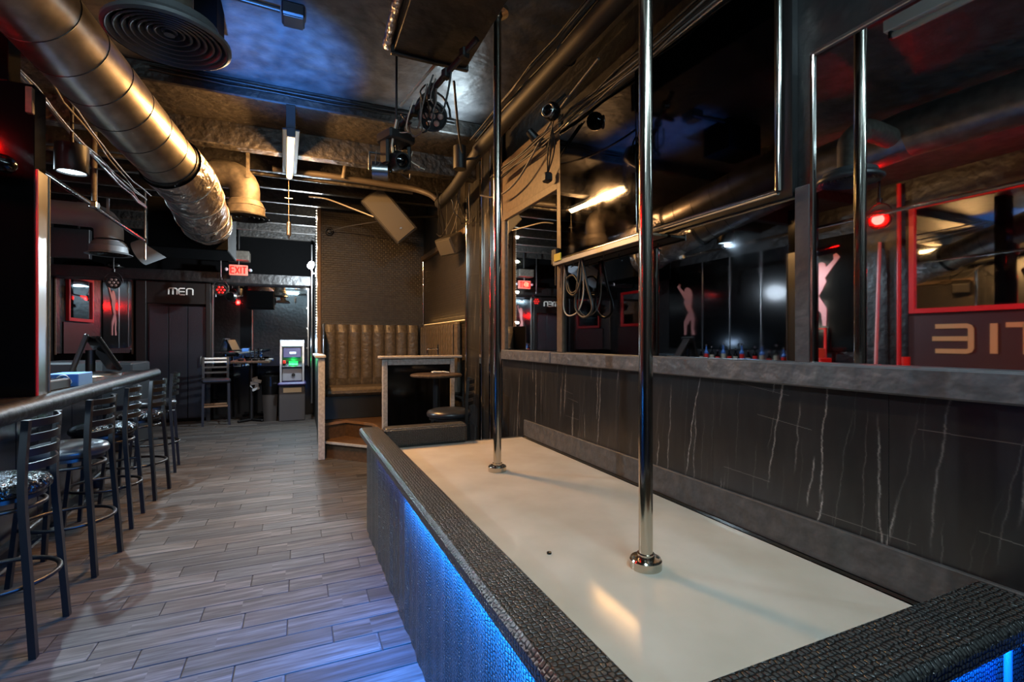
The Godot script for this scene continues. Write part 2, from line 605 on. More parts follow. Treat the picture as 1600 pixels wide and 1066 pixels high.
func marble() -> StandardMaterial3D:
	# 4.4 m by 0.7 m of black stone print
	var w := 2048
	var h := 512
	var img := Image.create(w, h, false, Image.FORMAT_RGB8)
	var f := noise(FastNoiseLite.TYPE_SIMPLEX_SMOOTH, 0.006, 91, 5)
	for y in h:
		for x in w:
			var k := f.get_noise_2d(x, y * 0.5) * 0.5 + 0.5
			var s := f.get_noise_2d(x * 6.0, y * 0.8 + 500) * 0.5 + 0.5
			img.set_pixel(x, y, Color(0.09, 0.09, 0.092).lerp(Color(0.185, 0.182, 0.18), clampf(k * 0.8 + (s - 0.5) * 0.6, 0.0, 1.0)))
	var r := RandomNumberGenerator.new()
	r.seed = 5
	# long veins, nearly upright, and thin slanting cracks
	for i in 190:
		var x := r.randf() * w
		var y := r.randf_range(-0.3, 0.75) * h
		var n := int(r.randf_range(0.2, 0.9) * h)
		var strong := r.randf() < 0.34
		var lean := r.randf_range(-0.02, 0.14)
		var tone := r.randf_range(0.42, 0.72) if strong else r.randf_range(0.2, 0.32)
		var wide := 2.6 if strong else 1.5
		var ph := r.randf() * 9.0
		for j in n:
			var yy := int(y) + j
			if yy < 0 or yy >= h:
				continue
			var xx := x + lean * j + sin(j * 0.02 + ph) * 1.2 + f.get_noise_2d(j * 2.0, i * 70.0) * 4.0
			var a := sin(PI * j / n)
			for q in range(-3, 4):
				var px := posmod(int(xx) + q, w)
				var k := clampf(1.0 - absf(q) / wide, 0.0, 1.0) * minf(1.0, a * 2.0) * (0.75 + 0.5 * f.get_noise_2d(j * 9.0, i * 30.0))
				if k > 0.0:
					img.set_pixel(px, yy, img.get_pixel(px, yy).lerp(Color(tone, tone * 0.98, tone * 0.95), clampf(k, 0.0, 1.0)))
	for i in 30:
		var x := r.randf() * w
		var y := r.randf() * h
		var n := int(r.randf_range(60, 190))
		var sl := r.randf_range(-0.25, 0.05)
		for j in n:
			var xx := posmod(int(x + j), w)
			var yy := int(y + j * sl * 0.8)
			if yy >= 0 and yy < h:
				img.set_pixel(xx, yy, img.get_pixel(xx, yy).lerp(Color(0.5, 0.49, 0.47), 0.75))
				if yy > 0:
					img.set_pixel(xx, yy - 1, img.get_pixel(xx, yy - 1).lerp(Color(0.4, 0.39, 0.38), 0.4))
	var m := mat("marble", Color(1, 1, 1), 0.3)
	m.albedo_texture = tex(img)
	return m

# ---------------------------------------------------------------- the room
func structure() -> void:
	# floor: slab, 0.6 m tiles laid in steps of 0.2 m, each its own piece where the photograph shows it
	var fl := struct("floor", M.new().box(LEFT - 0.2, W + 0.2, -0.12, -0.005, -2.6, BACK + 0.2), mats.grout)
	var rowd := 0.147
	var tl := 0.6
	var base := M.new().boxt(Transform3D(), Vector3(tl - 0.005, 0.02, rowd - 0.005), 0.0015).mesh()
	var rest := M.new()
	var made := 0
	for k in range(-30, 51):
		var d := 2.694 + (k + 0.5) * rowd
		if d > BACK - 0.05:
			break
		var off := fposmod(-0.255 - 0.2 * k, tl)
		var x := LEFT + off - tl * 1.5
		while x < W - 0.2:
			x += tl
			var visible_piece := d > 1.75 and x > -1.75 - maxf(0.0, d - 6.0) * 0.35 and x < (0.75 if d < 3.9 else 0.55 if d > 6.2 else 1.2) and made < 300
			if visible_piece:
				made += 1
				var o := MeshInstance3D.new()
				o.name = "floor_tile"
				o.mesh = base
				o.material_override = mats["floor_tile_%d" % rng.randi_range(0, 5)]
				fl.add_child(o, true)
				o.position = P(x, -0.01 + rng.randf_range(-0.0006, 0.0006), d)
			else:
				rest.boxt(Transform3D(Basis(), P(x, -0.01, d)), Vector3(tl - 0.005, 0.02, rowd - 0.005), 0.0)
	var r := obj("floor_tiles_beyond", rest, mats.floor_tile_0, fl)
	r.set_meta("kind", "stuff")
	# walls with thickness
	struct("wall_right", M.new().box(W + 0.02, W + 0.2, -0.1, CEIL + 0.1, -2.6, BACK + 0.2), mats.black_wall)
	struct("wall_left", M.new().box(LEFT - 0.2, LEFT, -0.1, CEIL + 0.1, -2.6, BACK + 0.2), mats.black_wall)
	struct("wall_back", M.new().box(LEFT - 0.2, W + 0.2, -0.1, CEIL + 0.1, BACK, BACK + 0.2), mats.matte_black)
	struct("wall_front", M.new().box(LEFT - 0.2, W + 0.2, -0.1, CEIL + 0.1, -2.6, -2.4), mats.black_wall)
	struct("ceiling", M.new().box(LEFT - 0.2, W + 0.2, CEIL, CEIL + 0.15, -2.6, BACK + 0.2), mats.ceiling_paint)
	# wall between passage and booth
	struct("wall_booth_side", M.new().box(0.25, 0.4, 0, CEIL, 7.3, BACK), mats.black_wall)
	struct("wall_booth_back", M.new().box(0.27, W + 0.02, 0, CEIL, 7.28, 7.44), mats.wallpaper)
	struct("trim_1", M.new().box(0.225, 0.272, 0.0, CEIL, 7.24, 7.32, 0.004), mats.oak_trim, "oak corner strip at the end of the booth wall")
	struct("trim_2", M.new().tube(V3([[1.71, 0.4, 7.26], [1.71, 2.66, 7.26]]), 0.014, 8), mats.chrome, "metal strip in the corner of the booth")

	# ceiling beams
	for b in [[4.3, 4.85, 3.3], [5.75, 5.83, 3.2], [6.35, 6.43, 3.2], [7.0, 7.06, 3.2], [7.6, 7.66, 3.2], [8.25, 8.31, 3.2], [8.9, 8.96, 3.2], [9.5, 9.56, 3.2], [-1.6, -1.3, 3.3]]:
		struct("trim_ceiling_beam", M.new().box(LEFT, W + 0.02, b[2], CEIL, b[0], b[1], 0.01), mats.beam_paint)
	struct("trim_ceiling_beam", M.new().box(LEFT, W + 0.02, 3.1, 3.34, 4.852, 4.98, 0.008), mats.beam_paint)

func back_wall() -> void:
	# soffit over the back wall
	struct("trim_soffit", M.new().box(LEFT, 0.25, 2.42, 2.6, 9.78, BACK, 0.006), mats.black_wall)
	# mirrors, with bright strips between them
	var mw := thing("wall_mirror", "mirror on the back wall left of the men's room door", "mirror", P(-3.0, 1.25, BACK - 0.02))
	part("glass", M.new().box(-3.56, -2.58, 1.2, 2.42, BACK - 0.02, BACK - 0.006), mats.mirror, mw)
	for x in [-3.57, -2.57]:
		part("frame_strip", M.new().box(x - 0.012, x + 0.012, 1.18, 2.42, BACK - 0.03, BACK - 0.004, 0.003), mats.frame_wood, mw)
	mw = thing("wall_mirror", "wide mirror on the back wall behind the cash machine", "mirror", P(-0.6, 0.94, BACK - 0.02))
	part("glass", M.new().box(-1.4, 0.14, 0.94, 2.42, BACK - 0.02, BACK - 0.006), mats.mirror, mw)
	for x in [-1.41, 0.15]:
		part("frame_strip", M.new().box(x - 0.014, x + 0.014, 0.92, 2.42, BACK - 0.035, BACK - 0.004, 0.003), mats.brushed, mw)
	part("frame_rail", M.new().box(-1.41, 0.15, 0.9, 0.94, BACK - 0.04, BACK - 0.004, 0.004), mats.black_gloss, mw)
	# men's room door
	var d1 := struct("door_1", M.new().box(-2.36, -1.5, 0.02, 2.04, BACK - 0.05, BACK - 0.005, 0.003), mats.black_gloss, "glossy black men's room door")
	for i in 3:
		obj("door_panel", M.new().box(-2.33 + i * 0.278, -2.33 + i * 0.278 + 0.268, 0.06, 2.0, BACK - 0.062, BACK - 0.045, 0.004), mats.door_black, d1)
	obj("door_handle", M.new().tube(smooth_path(V3([[-1.58, 0.98, BACK - 0.06], [-1.58, 0.98, BACK - 0.1], [-1.58, 1.12, BACK - 0.1], [-1.58, 1.12, BACK - 0.06]])), 0.009, 8), mats.brushed, d1)
	var df := struct("trim_door_frame", M.new().box(-2.5, -2.36, 0, 2.42, BACK - 0.12, BACK, 0.005).box(-1.5, -1.43, 0, 2.42, BACK - 0.12, BACK, 0.005).box(-2.5, -1.43, 2.04, 2.42, BACK - 0.1, BACK, 0.005), mats.black_plastic, "black surround of the men's room door")
	# the sign: three letters of rounded strokes, m e n
	var s := thing("door_sign", "raised white letters MEN above the black door", "sign", P(-1.9, 2.2, BACK - 0.11))
	var dd := BACK - 0.11
	var st := 0.02
	var y0 := 2.196
	var y1 := 2.305
	var lm := M.new()
	var x0 := -2.045
	lm.ribbon(V3([[x0, y0, dd], [x0, y1 - 0.02, dd], [x0 + 0.012, y1 - 0.004, dd], [x0 + 0.035, y1, dd], [x0 + 0.085, y1, dd], [x0 + 0.108, y1 - 0.004, dd], [x0 + 0.12, y1 - 0.02, dd], [x0 + 0.12, y0, dd]]), Vector3.BACK, 0.012, st)
	lm.ribbon(V3([[x0 + 0.06, y1, dd], [x0 + 0.06, y0, dd]]), Vector3.BACK, 0.012, st)
	part("letter", lm, mats.letter_white, s)
	x0 = -1.9
	lm = M.new()
	lm.ribbon(V3([[x0 + 0.09, y1, dd], [x0 + 0.02, y1, dd], [x0 + 0.004, y1 - 0.012, dd], [x0, y1 - 0.03, dd], [x0, y0 + 0.03, dd], [x0 + 0.004, y0 + 0.012, dd], [x0 + 0.02, y0, dd], [x0 + 0.09, y0, dd]]), Vector3.BACK, 0.012, st)
	lm.ribbon(V3([[x0, (y0 + y1) / 2, dd], [x0 + 0.085, (y0 + y1) / 2, dd]]), Vector3.BACK, 0.012, st)
	part("letter", lm, mats.letter_white, s)
	x0 = -1.785
	lm = M.new()
	lm.ribbon(V3([[x0, y0, dd], [x0, y1 - 0.02, dd], [x0 + 0.012, y1 - 0.004, dd], [x0 + 0.03, y1, dd], [x0 + 0.06, y1, dd], [x0 + 0.078, y1 - 0.004, dd], [x0 + 0.09, y1 - 0.02, dd], [x0 + 0.09, y0, dd]]), Vector3.BACK, 0.012, st)
	part("letter", lm, mats.letter_white, s)
	# dark panelling under the right mirror
	struct("trim_panelling", M.new().box(-1.4, 0.25, 0, 0.9, BACK - 0.02, BACK), mats.black_gloss)

func dancer(called: String, label: String, pts: Array) -> void:
	# flat cut-out on the left wall; points are [d, y]
	var poly := PackedVector2Array()
	for p in pts:
		poly.append(Vector2(-p[0], p[1]))
	var t := Transform3D(Basis(Vector3(0, 0, 1), Vector3.UP, Vector3(-1, 0, 0)), Vector3(LEFT + 0.03, 0, 0))
	single(called, M.new().prism(t, poly, 0.012), mats.dancer_pink, label, "wall silhouette", "dancer silhouettes behind the bar")

func left_wall() -> void:
	# the back bar: seen in the mirrors
	var fig := [[4.509, 2.658], [4.53, 2.645], [4.55, 2.637], [4.542, 2.573], [4.653, 2.473], [4.667, 2.531], [4.718, 2.559], [4.79, 2.539], [4.84, 2.49], [4.87, 2.4], [4.86, 2.28], [4.84, 2.17], [4.89, 2.06], [4.93, 1.93], [4.9, 1.75], [4.93, 1.62], [4.86, 1.62], [4.84, 1.76], [4.835, 1.93], [4.724, 1.805], [4.703, 1.62], [4.653, 1.618], [4.644, 1.801], [4.647, 1.885], [4.761, 2.062], [4.703, 2.156], [4.647, 2.262], [4.667, 2.321], [4.591, 2.423], [4.488, 2.55], [4.455, 2.591], [4.475, 2.62]]
	dancer("dancer_silhouette", "pink dancer silhouette seen in the mirror beside the tall pole", fig)
	var other := []
	for p in fig:
		other.append([12.15 - p[0], p[1] - 0.1])
	dancer("dancer_silhouette", "pink dancer silhouette seen small in the back wall mirror", other)
	# dark panels behind them
	for a in [[4.2, 5.1, "black"], [7.05, 7.95, "wide"]]:
		single("wall_panel", M.new().box(LEFT, LEFT + 0.022, 1.25, 2.9, a[0], a[1], 0.004), mats.black_gloss, "%s glossy panel behind a dancer silhouette" % a[2], "panel", "panels behind the bar")
	for i in 3:
		var q := 5.12 + i * 0.64
		single("wall_panel", M.new().box(LEFT, LEFT + 0.018, 1.25, 2.9, q, q + 0.62, 0.004), mats.black_gloss, ["glossy panel behind the bottles, nearest the stage mirror", "glossy panel behind the bottles, middle one", "glossy panel behind the bottles, farthest one"][i], "panel", "panels behind the bar")
		single("panel_strip", M.new().box(LEFT, LEFT + 0.03, 1.25, 2.9, q + 0.622, q + 0.638, 0.003), mats.brushed, ["bright strip beside the nearest bottle panel", "bright strip beside the middle bottle panel", "bright strip beside the farthest bottle panel"][i], "strip", "strips behind the bar")
	# red-framed mirrors at both ends
	for a in [[1.3, 3.6, "nearer the stage"], [8.5, 9.58, "by the back wall"]]:
		var t := thing("framed_mirror", "red framed mirror over the back bar %s" % a[2], "mirror", P(LEFT + 0.02, 1.74, (a[0] + a[1]) / 2), 0.0, "red framed mirrors")
		var y1 := 3.1 if a[0] < 5 else 2.55
		part("glass", M.new().box(LEFT + 0.005, LEFT + 0.02, 1.78, y1 - 0.05, a[0] + 0.04, a[1] - 0.04), mats.mirror, t)
		for d in [a[0], a[1] - 0.06]:
			part("frame_bar", M.new().box(LEFT, LEFT + 0.05, 1.74, y1, d, d + 0.06, 0.004), mats.red_frame, t)
		for y in [1.74, y1 - 0.06]:
			part("frame_bar", M.new().box(LEFT, LEFT + 0.05, y, y + 0.06, a[0] + 0.06, a[1] - 0.06, 0.004), mats.red_frame, t)
	single("wall_panel", M.new().box(LEFT, LEFT + 0.02, 1.0, 1.72, 1.0, 3.62, 0.004), mats.maroon_wall, "maroon panel with gold letters under the red framed mirror", "panel", "panels behind the bar")
	single("wall_panel", M.new().box(LEFT, LEFT + 0.02, 1.0, 1.72, 8.5, 9.7, 0.004), mats.maroon_wall, "maroon panel under the red framed mirror by the back wall", "panel", "panels behind the bar")
	# gold letters on it: a bar, I, E read from the room
	var s := thing("wall_lettering", "gold square letters on the maroon panel, mirrored beside the stage", "lettering", P(LEFT + 0.02, 1.25, 2.9))
	var gx := LEFT + 0.026
	var w := 0.055
	var y0 := 1.28
	var y1 := 1.575
	var m := M.new()
	m.ribbon(V3([[gx, y1, 3.33], [gx, y1, 3.03], [gx, y1 - 0.012, 3.0], [gx, y1 - 0.035, 2.99], [gx, y0 + 0.035, 2.99], [gx, y0 + 0.012, 3.0], [gx, y0, 3.03], [gx, y0, 3.33]]), Vector3.RIGHT, 0.008, w)
	m.ribbon(V3([[gx, (y0 + y1) / 2, 3.36], [gx, (y0 + y1) / 2, 3.02]]), Vector3.RIGHT, 0.008, w)
	part("letter", m, mats.letter_gold, s)
	part("letter", M.new().ribbon(V3([[gx, y0 - 0.02, 2.79], [gx, y1 + 0.02, 2.79]]), Vector3.RIGHT, 0.008, 0.065), mats.letter_gold, s)
	m = M.new()
	m.ribbon(V3([[gx, y1, 2.69], [gx, y1, 2.36]]), Vector3.RIGHT, 0.008, w)
	m.ribbon(V3([[gx, y1, 2.52], [gx, y0 - 0.02, 2.52]]), Vector3.RIGHT, 0.008, 0.065)
	part("letter", m, mats.letter_gold, s)
	# red and plain uprights
	single("neon_tube", M.new().cyl(P(LEFT + 0.06, 1.05, 3.7), P(LEFT + 0.06, 3.4, 3.7), 0.024, -1, 10), mats.red_frame, "red upright pipe beside the red framed mirror", "pipe")
	single("neon_tube", M.new().cyl(P(LEFT + 0.08, 1.08, 3.96), P(LEFT + 0.05, 2.7, 3.93), 0.02, -1, 10), mats.dancer_pink, "slim pink upright pipe between dancer silhouette and red mirror", "pipe")
	# back-bar cabinets: units under one worktop
	var at := 0.9
	while at < 9.6:
		var d1 := minf(at + 1.2, 9.75)
		var t := thing("back_bar_cabinet", ["black back bar cabinet under the dancer panel", "black back bar cabinet below the maroon panel"][int(at < 3.6)], "cabinet", P(-3.3, 0, (at + d1) / 2), 0.0, "back bar cabinets")
		part("body", M.new().box(LEFT + 0.025, -3.05, 0, 0.98, at + 0.005, d1 - 0.005, 0.004), mats.black_plastic, t)
		var mid := (at + d1) / 2
		for q in [[at + 0.02, mid - 0.005], [mid + 0.005, d1 - 0.02]]:
			var dr := part("door", M.new().box(-3.05, -3.03, 0.1, 0.95, q[0], q[1], 0.004), mats.black_gloss, t)
			obj("handle", M.new().cyl(P(-3.015, 0.6, q[1] - 0.06), P(-3.015, 0.75, q[1] - 0.06), 0.007, -1, 8), mats.brushed, dr)
		at = d1
	single("back_bar_worktop", M.new().box(LEFT + 0.025, -3.0, 0.985, 1.03, 0.9, 9.75, 0.006), mats.bar_stone, "long dark worktop along the back bar", "worktop")
	# what stands on it
	var t2 := thing("carton", "orange carton stacked on a red one, back bar", "box", P(-3.35, 1.03, 4.75))
	part("body", M.new().box(-3.5, -3.2, 1.16, 1.29, 4.62, 4.88, 0.006), mats.box_orange, t2)
	part("flap", M.new().box(-3.5, -3.2, 1.29, 1.296, 4.63, 4.74, 0.001), mats.box_orange, t2)
	t2 = thing("carton", "red carton at the bottom of the stack on the back bar", "box", P(-3.35, 1.03, 4.7))
	part("body", M.new().box(-3.46, -3.22, 1.03, 1.157, 4.5, 4.8, 0.006), mats.box_red, t2)
	part("flap", M.new().box(-3.46, -3.22, 1.156, 1.16, 4.51, 4.65, 0.001), mats.box_red, t2)
	t2 = thing("wall_bracket", "red tubular stand behind the cartons on the back bar", "stand", P(-3.52, 1.03, 4.9))
	part("frame", M.new().tube(V3([[-3.53, 1.03, 4.64], [-3.53, 1.58, 4.64], [-3.53, 1.58, 5.0], [-3.53, 1.03, 5.0]]), 0.02, 8), mats.box_red, t2)
	t2 = thing("cup_stack", "red plastic cups stacked on the back bar", "cups", P(-3.3, 1.03, 3.5))
	for i in 4:
		part("cup", M.new().lathe(Transform3D(Basis(), P(-3.3, 1.031 + i * 0.022, 3.5)), [[0.0, 0], [0.03, 0], [0.045, 0.11], [0.042, 0.11], [0.028, 0.005], [0.0, 0.005]], 14), mats.box_red, t2)
	for i in 14:
		var d := 5.2 + i * 0.13
		var h := 0.24 + 0.06 * sin(i * 2.3)
		var b := thing("liquor_bottle", "liquor bottle in the row on the back bar", "bottle", P(-3.4, 1.03, d), 0.0, "bottles on the back bar")
		obj("glass_body", M.new().lathe(Transform3D(), [[0.0, 0], [0.035, 0], [0.037, 0.01], [0.037, h * 0.6], [0.014, h * 0.75], [0.013, h], [0.0, h]], 12), mats.black_gloss if i % 3 else mats.box_blue, b)
		obj("cap", M.new().cyl(Vector3(0, h, 0), Vector3(0, h + 0.03, 0), 0.015, -1, 10), mats.brushed, b)
		obj("label_band", M.new().lathe(Transform3D(), [[0.0375, h * 0.2], [0.0375, h * 0.5]], 12), mats.paper if i % 2 else mats.box_red, b)

func marble_piece(x: float, y0: float, y1: float, d0: float, d1: float) -> M:
	# a thin slab facing into the room, its print cut from one sheet
	var m := M.new()
	m.box(x + 0.004, x + 0.02, y0, y1, d0, d1)
	var uv := func(y: float, d: float) -> Vector2: return Vector2(d / 4.4, 1.0 - (y - 0.5) / 0.8)
	var a := P(x, y0 + 0.001, d0 + 0.001)
	var b := P(x, y0 + 0.001, d1 - 0.001)
	var c := P(x, y1 - 0.001, d1 - 0.001)
	var e := P(x, y1 - 0.001, d0 + 0.001)
	var o := Vector3.LEFT
	m.tri(a, b, c, o, o, o, uv.call(y0, d0), uv.call(y0, d1), uv.call(y1, d1))
	m.tri(a, c, e, o, o, o, uv.call(y0, d0), uv.call(y1, d1), uv.call(y1, d0))
	var q: Array[Vector3] = [P(x + 0.004, y0, d0), P(x + 0.004, y0, d1), P(x + 0.004, y1, d1), P(x + 0.004, y1, d0)]
	var p: Array[Vector3] = [a, b, c, e]
	for i in 4:
		var j := (i + 1) % 4
		var f := (Vector3(-1, 0, 0) + ((q[i] + q[j]) / 2 - P(x, (y0 + y1) / 2, (d0 + d1) / 2)).normalized()).normalized()
		m.quad(p[i], p[j], q[j], q[i], f)
	return m

func right_wall() -> void:
	# marble sheets below the ledge
	var holder := struct("trim_marble_backing", M.new().box(W + 0.012, W + 0.03, 0.0, 1.3, -1.0, 4.2), mats.black_plastic)
	var cuts := [-0.6, 0.22, 0.94, 1.66, 2.38, 3.1, 3.7, 4.2]
	for i in cuts.size() - 1:
		obj("marble_panel", marble_piece(W - 0.008, 0.5, 1.3, cuts[i], cuts[i + 1]), mats.marble, holder)
	# skirting along the stage, ledge above
	var sk := struct("baseboard_right", M.new().box(W - 0.026, W - 0.008, 0.6, 0.748, 0.45, 3.66, 0.003), mats.skirt_paint)
	obj("sealing_strip", M.new().box(W - 0.034, W - 0.026, 0.603, 0.618, 0.45, 3.66, 0.002), mats.black_gloss, sk)
	var lg := thing("wall_ledge", "grey painted ledge along the mirror wall above the marble", "ledge", P(W - 0.05, 1.235, 2.0))
	var lc := [-1.0, 0.55, 2.02, 3.1, 4.16]
	for i in 4:
		part("board", M.new().box(W - 0.075 - 0.004 * (i % 2), W - 0.008, 1.236, 1.318 + 0.003 * (i % 2), lc[i] + 0.001, lc[i + 1] - 0.001, 0.006), mats.ledge_paint, lg)
	# mirror sheets above the ledge
	var t := thing("stage_mirror", "tall clear mirror beside the stage with gilt edge strip", "mirror", P(W, 1.32, 0.3))
	part("glass", M.new().box(W - 0.004, W + 0.012, 1.318, 2.445, -0.9, 1.19), mats.mirror, t)
	part("edge_strip", M.new().box(W - 0.014, W + 0.01, 1.318, 2.45, 1.185, 1.2, 0.003), mats.chrome, t)
	part("edge_strip", M.new().box(W - 0.014, W + 0.01, 2.445, 2.46, -0.9, 1.2, 0.003), mats.brushed, t)
	t = thing("stage_mirror", "smeared low mirror under the shelf rail, nearer half", "mirror", P(W, 1.32, 1.7))
	part("glass", M.new().box(W - 0.004, W + 0.012, 1.318, 1.95, 1.262, 2.1), mats.mirror_smeared, t)
	t = thing("stage_mirror", "smeared low mirror under the shelf rail with hanging cables", "mirror", P(W, 1.32, 2.6))
	part("glass", M.new().box(W - 0.004, W + 0.012, 1.318, 1.95, 2.106, 3.02), mats.mirror_smeared, t)
	struct("trim_post", M.new().box(W - 0.012, W + 0.02, 1.318, 1.98, 1.2, 1.26, 0.003), mats.post_grey, "grey upright between the mirrors")
	struct("trim_post", M.new().box(W - 0.022, W + 0.02, 1.318, 2.9, 3.02, 3.1, 0.004), mats.frame_wood, "brown upright between the mirrors")
	# mirror with brown frame, further along
	t = thing("stage_mirror", "brown framed mirror at the far end of the stage", "mirror", P(W, 1.32, 3.6))
	part("glass", M.new().box(W - 0.002, W + 0.012, 1.33, 2.52, 3.1, 4.1), mats.mirror, t)
	part("frame_bar", M.new().box(W - 0.02, W + 0.02, 2.5, 2.56, 3.1, 4.16, 0.004), mats.frame_wood, t)
	part("frame_bar", M.new().box(W - 0.02, W + 0.02, 1.318, 2.5, 4.08, 4.16, 0.004), mats.frame_wood, t)
	struct("trim_wood_panel", M.new().box(W - 0.008, W + 0.02, 2.56, 3.05, 3.1, 4.2, 0.003), mats.frame_wood, "brown wood panel above the framed mirror")
	# large dark panel above, in a bright frame, on a shelf rail
	t = thing("dark_glass_panel", "large dark glass panel in a chrome frame above the stage", "panel", P(W, 1.97, 2.1))
	var lean := Basis(Vector3.UP, 0.035) * Basis(Vector3.BACK, 0.012)
	part("glass", M.new().boxt(Transform3D(lean, P(W - 0.04, 2.425, 1.73)), Vector3(0.012, 0.87, 0.84), 0.001), mats.mirror_dark, t)
	part("glass", M.new().boxt(Transform3D(lean, P(W - 0.04, 2.425, 2.568)), Vector3(0.012, 0.87, 0.824), 0.001), mats.mirror_dark, t)
	part("frame_bar", M.new().cyl(P(W - 0.06, 1.97, 1.29), P(W - 0.06, 2.88, 1.29), 0.014, -1, 10), mats.chrome, t)
	part("frame_bar", M.new().cyl(P(W - 0.06, 1.97, 1.29), P(W - 0.06, 1.97, 2.98), 0.014, -1, 10), mats.chrome, t)
	part("frame_bar", M.new().cyl(P(W - 0.06, 2.875, 1.29), P(W - 0.06, 2.875, 2.98), 0.01, -1, 10), mats.brushed, t)
	part("backing", M.new().box(W - 0.01, W + 0.02, 1.95, 2.9, 1.27, 3.02), mats.black_plastic, t)
	t = thing("shelf_rail", "thin metal shelf rail under the dark glass panel", "shelf", P(W - 0.06, 1.95, 2.4))
	part("shelf_board", M.new().box(W - 0.11, W - 0.012, 1.93, 1.944, 1.95, 2.98, 0.003), mats.frame_wood, t)
	part("nosing", M.new().box(W - 0.118, W - 0.11, 1.92, 1.952, 1.95, 2.98, 0.002), mats.brushed, t)
	for d in [2.1, 2.45, 2.8]:
		part("hook", M.new().tube(V3([[W - 0.06, 1.93, d], [W - 0.06, 1.9, d], [W - 0.08, 1.89, d]]), 0.004, 6), mats.brushed, t)
	single("price_sticker", M.new().box(W - 0.127, W - 0.119, 1.945, 1.995, 2.86, 2.95, 0.001), mats.sticker_yellow, "yellow sticker at the end of the shelf rail", "sticker")
	# marble clad stretch of wall past the stage, with chrome strips
	var pl := thing("marble_pier", "tall black marble wall pier with chrome strips past the stage", "pier", P(W - 0.02, 0, 4.66))
	var yy := 0.0
	for y in [0.5, 1.3, 2.1, 2.9, CEIL]:
		for q in [[4.17, 4.66], [4.66, 5.16]]:
			var o := part("marble_panel", marble_piece(W - 0.02, 0.5, 1.3 if y > 0.6 and y < 3.0 else 1.0, q[0] + 0.003, q[1] - 0.003), mats.marble, pl)
			o.position.y += yy - 0.5
		yy = y
	for a in [[4.2, 0.03], [4.42, 0.016], [4.68, 0.03], [5.16, 0.02]]:
		part("chrome_strip", M.new().box(W - 0.04, W - 0.02, 0, CEIL, a[0] - a[1], a[0] + a[1], 0.004), mats.chrome, pl)

# ---------------------------------------------------------------- booth
func flat(poly: Array, y0: float, y1: float) -> M:
	# a polygon of [x, d] points drawn upwards from y0 to y1
	var pp := PackedVector2Array()
	for p in poly:
		pp.append(Vector2(p[0], p[1]))
	var t := Transform3D(Basis(Vector3.RIGHT, Vector3.FORWARD, Vector3.UP), Vector3(0, (y0 + y1) / 2, 0))
	return M.new().prism(t, pp, y1 - y0)

func channel_back(x0: float, x1: float, y0: float, y1: float, d: float, chan: float, deep: float) -> M:
	# upholstered back with upright channels, facing the camera (towards smaller d)
	var m := M.new()
	var nx := int((x1 - x0) / chan * 8)
	var ny := 8
	var pt := func(i: int, j: int) -> Vector3:
		var fx := float(i) / nx
		var fy := float(j) / ny
		var x := lerpf(x0, x1, fx)
		var y := lerpf(y0, y1, fy)
		var ph := fposmod((x - x0) / chan, 1.0)
		var b := deep * (0.35 + 0.65 * sqrt(absf(sin(PI * ph))))
		b *= clampf(minf(fy, 1.0 - fy) * 9.0, 0.0, 1.0) * 0.7 + 0.3
		return P(x, y, d - b)
	for i in nx:
		for j in ny:
			var a: Vector3 = pt.call(i, j)
			var b: Vector3 = pt.call(i + 1, j)
			var c: Vector3 = pt.call(i + 1, j + 1)
			var e: Vector3 = pt.call(i, j + 1)
			var o := (b - a).cross(e - a).normalized()
			if o.z < 0:
				o = -o
			m.quad(a, b, c, e, o)
	m.box(x0, x1, y0, y1, d, d + 0.08, 0.01)
	return m

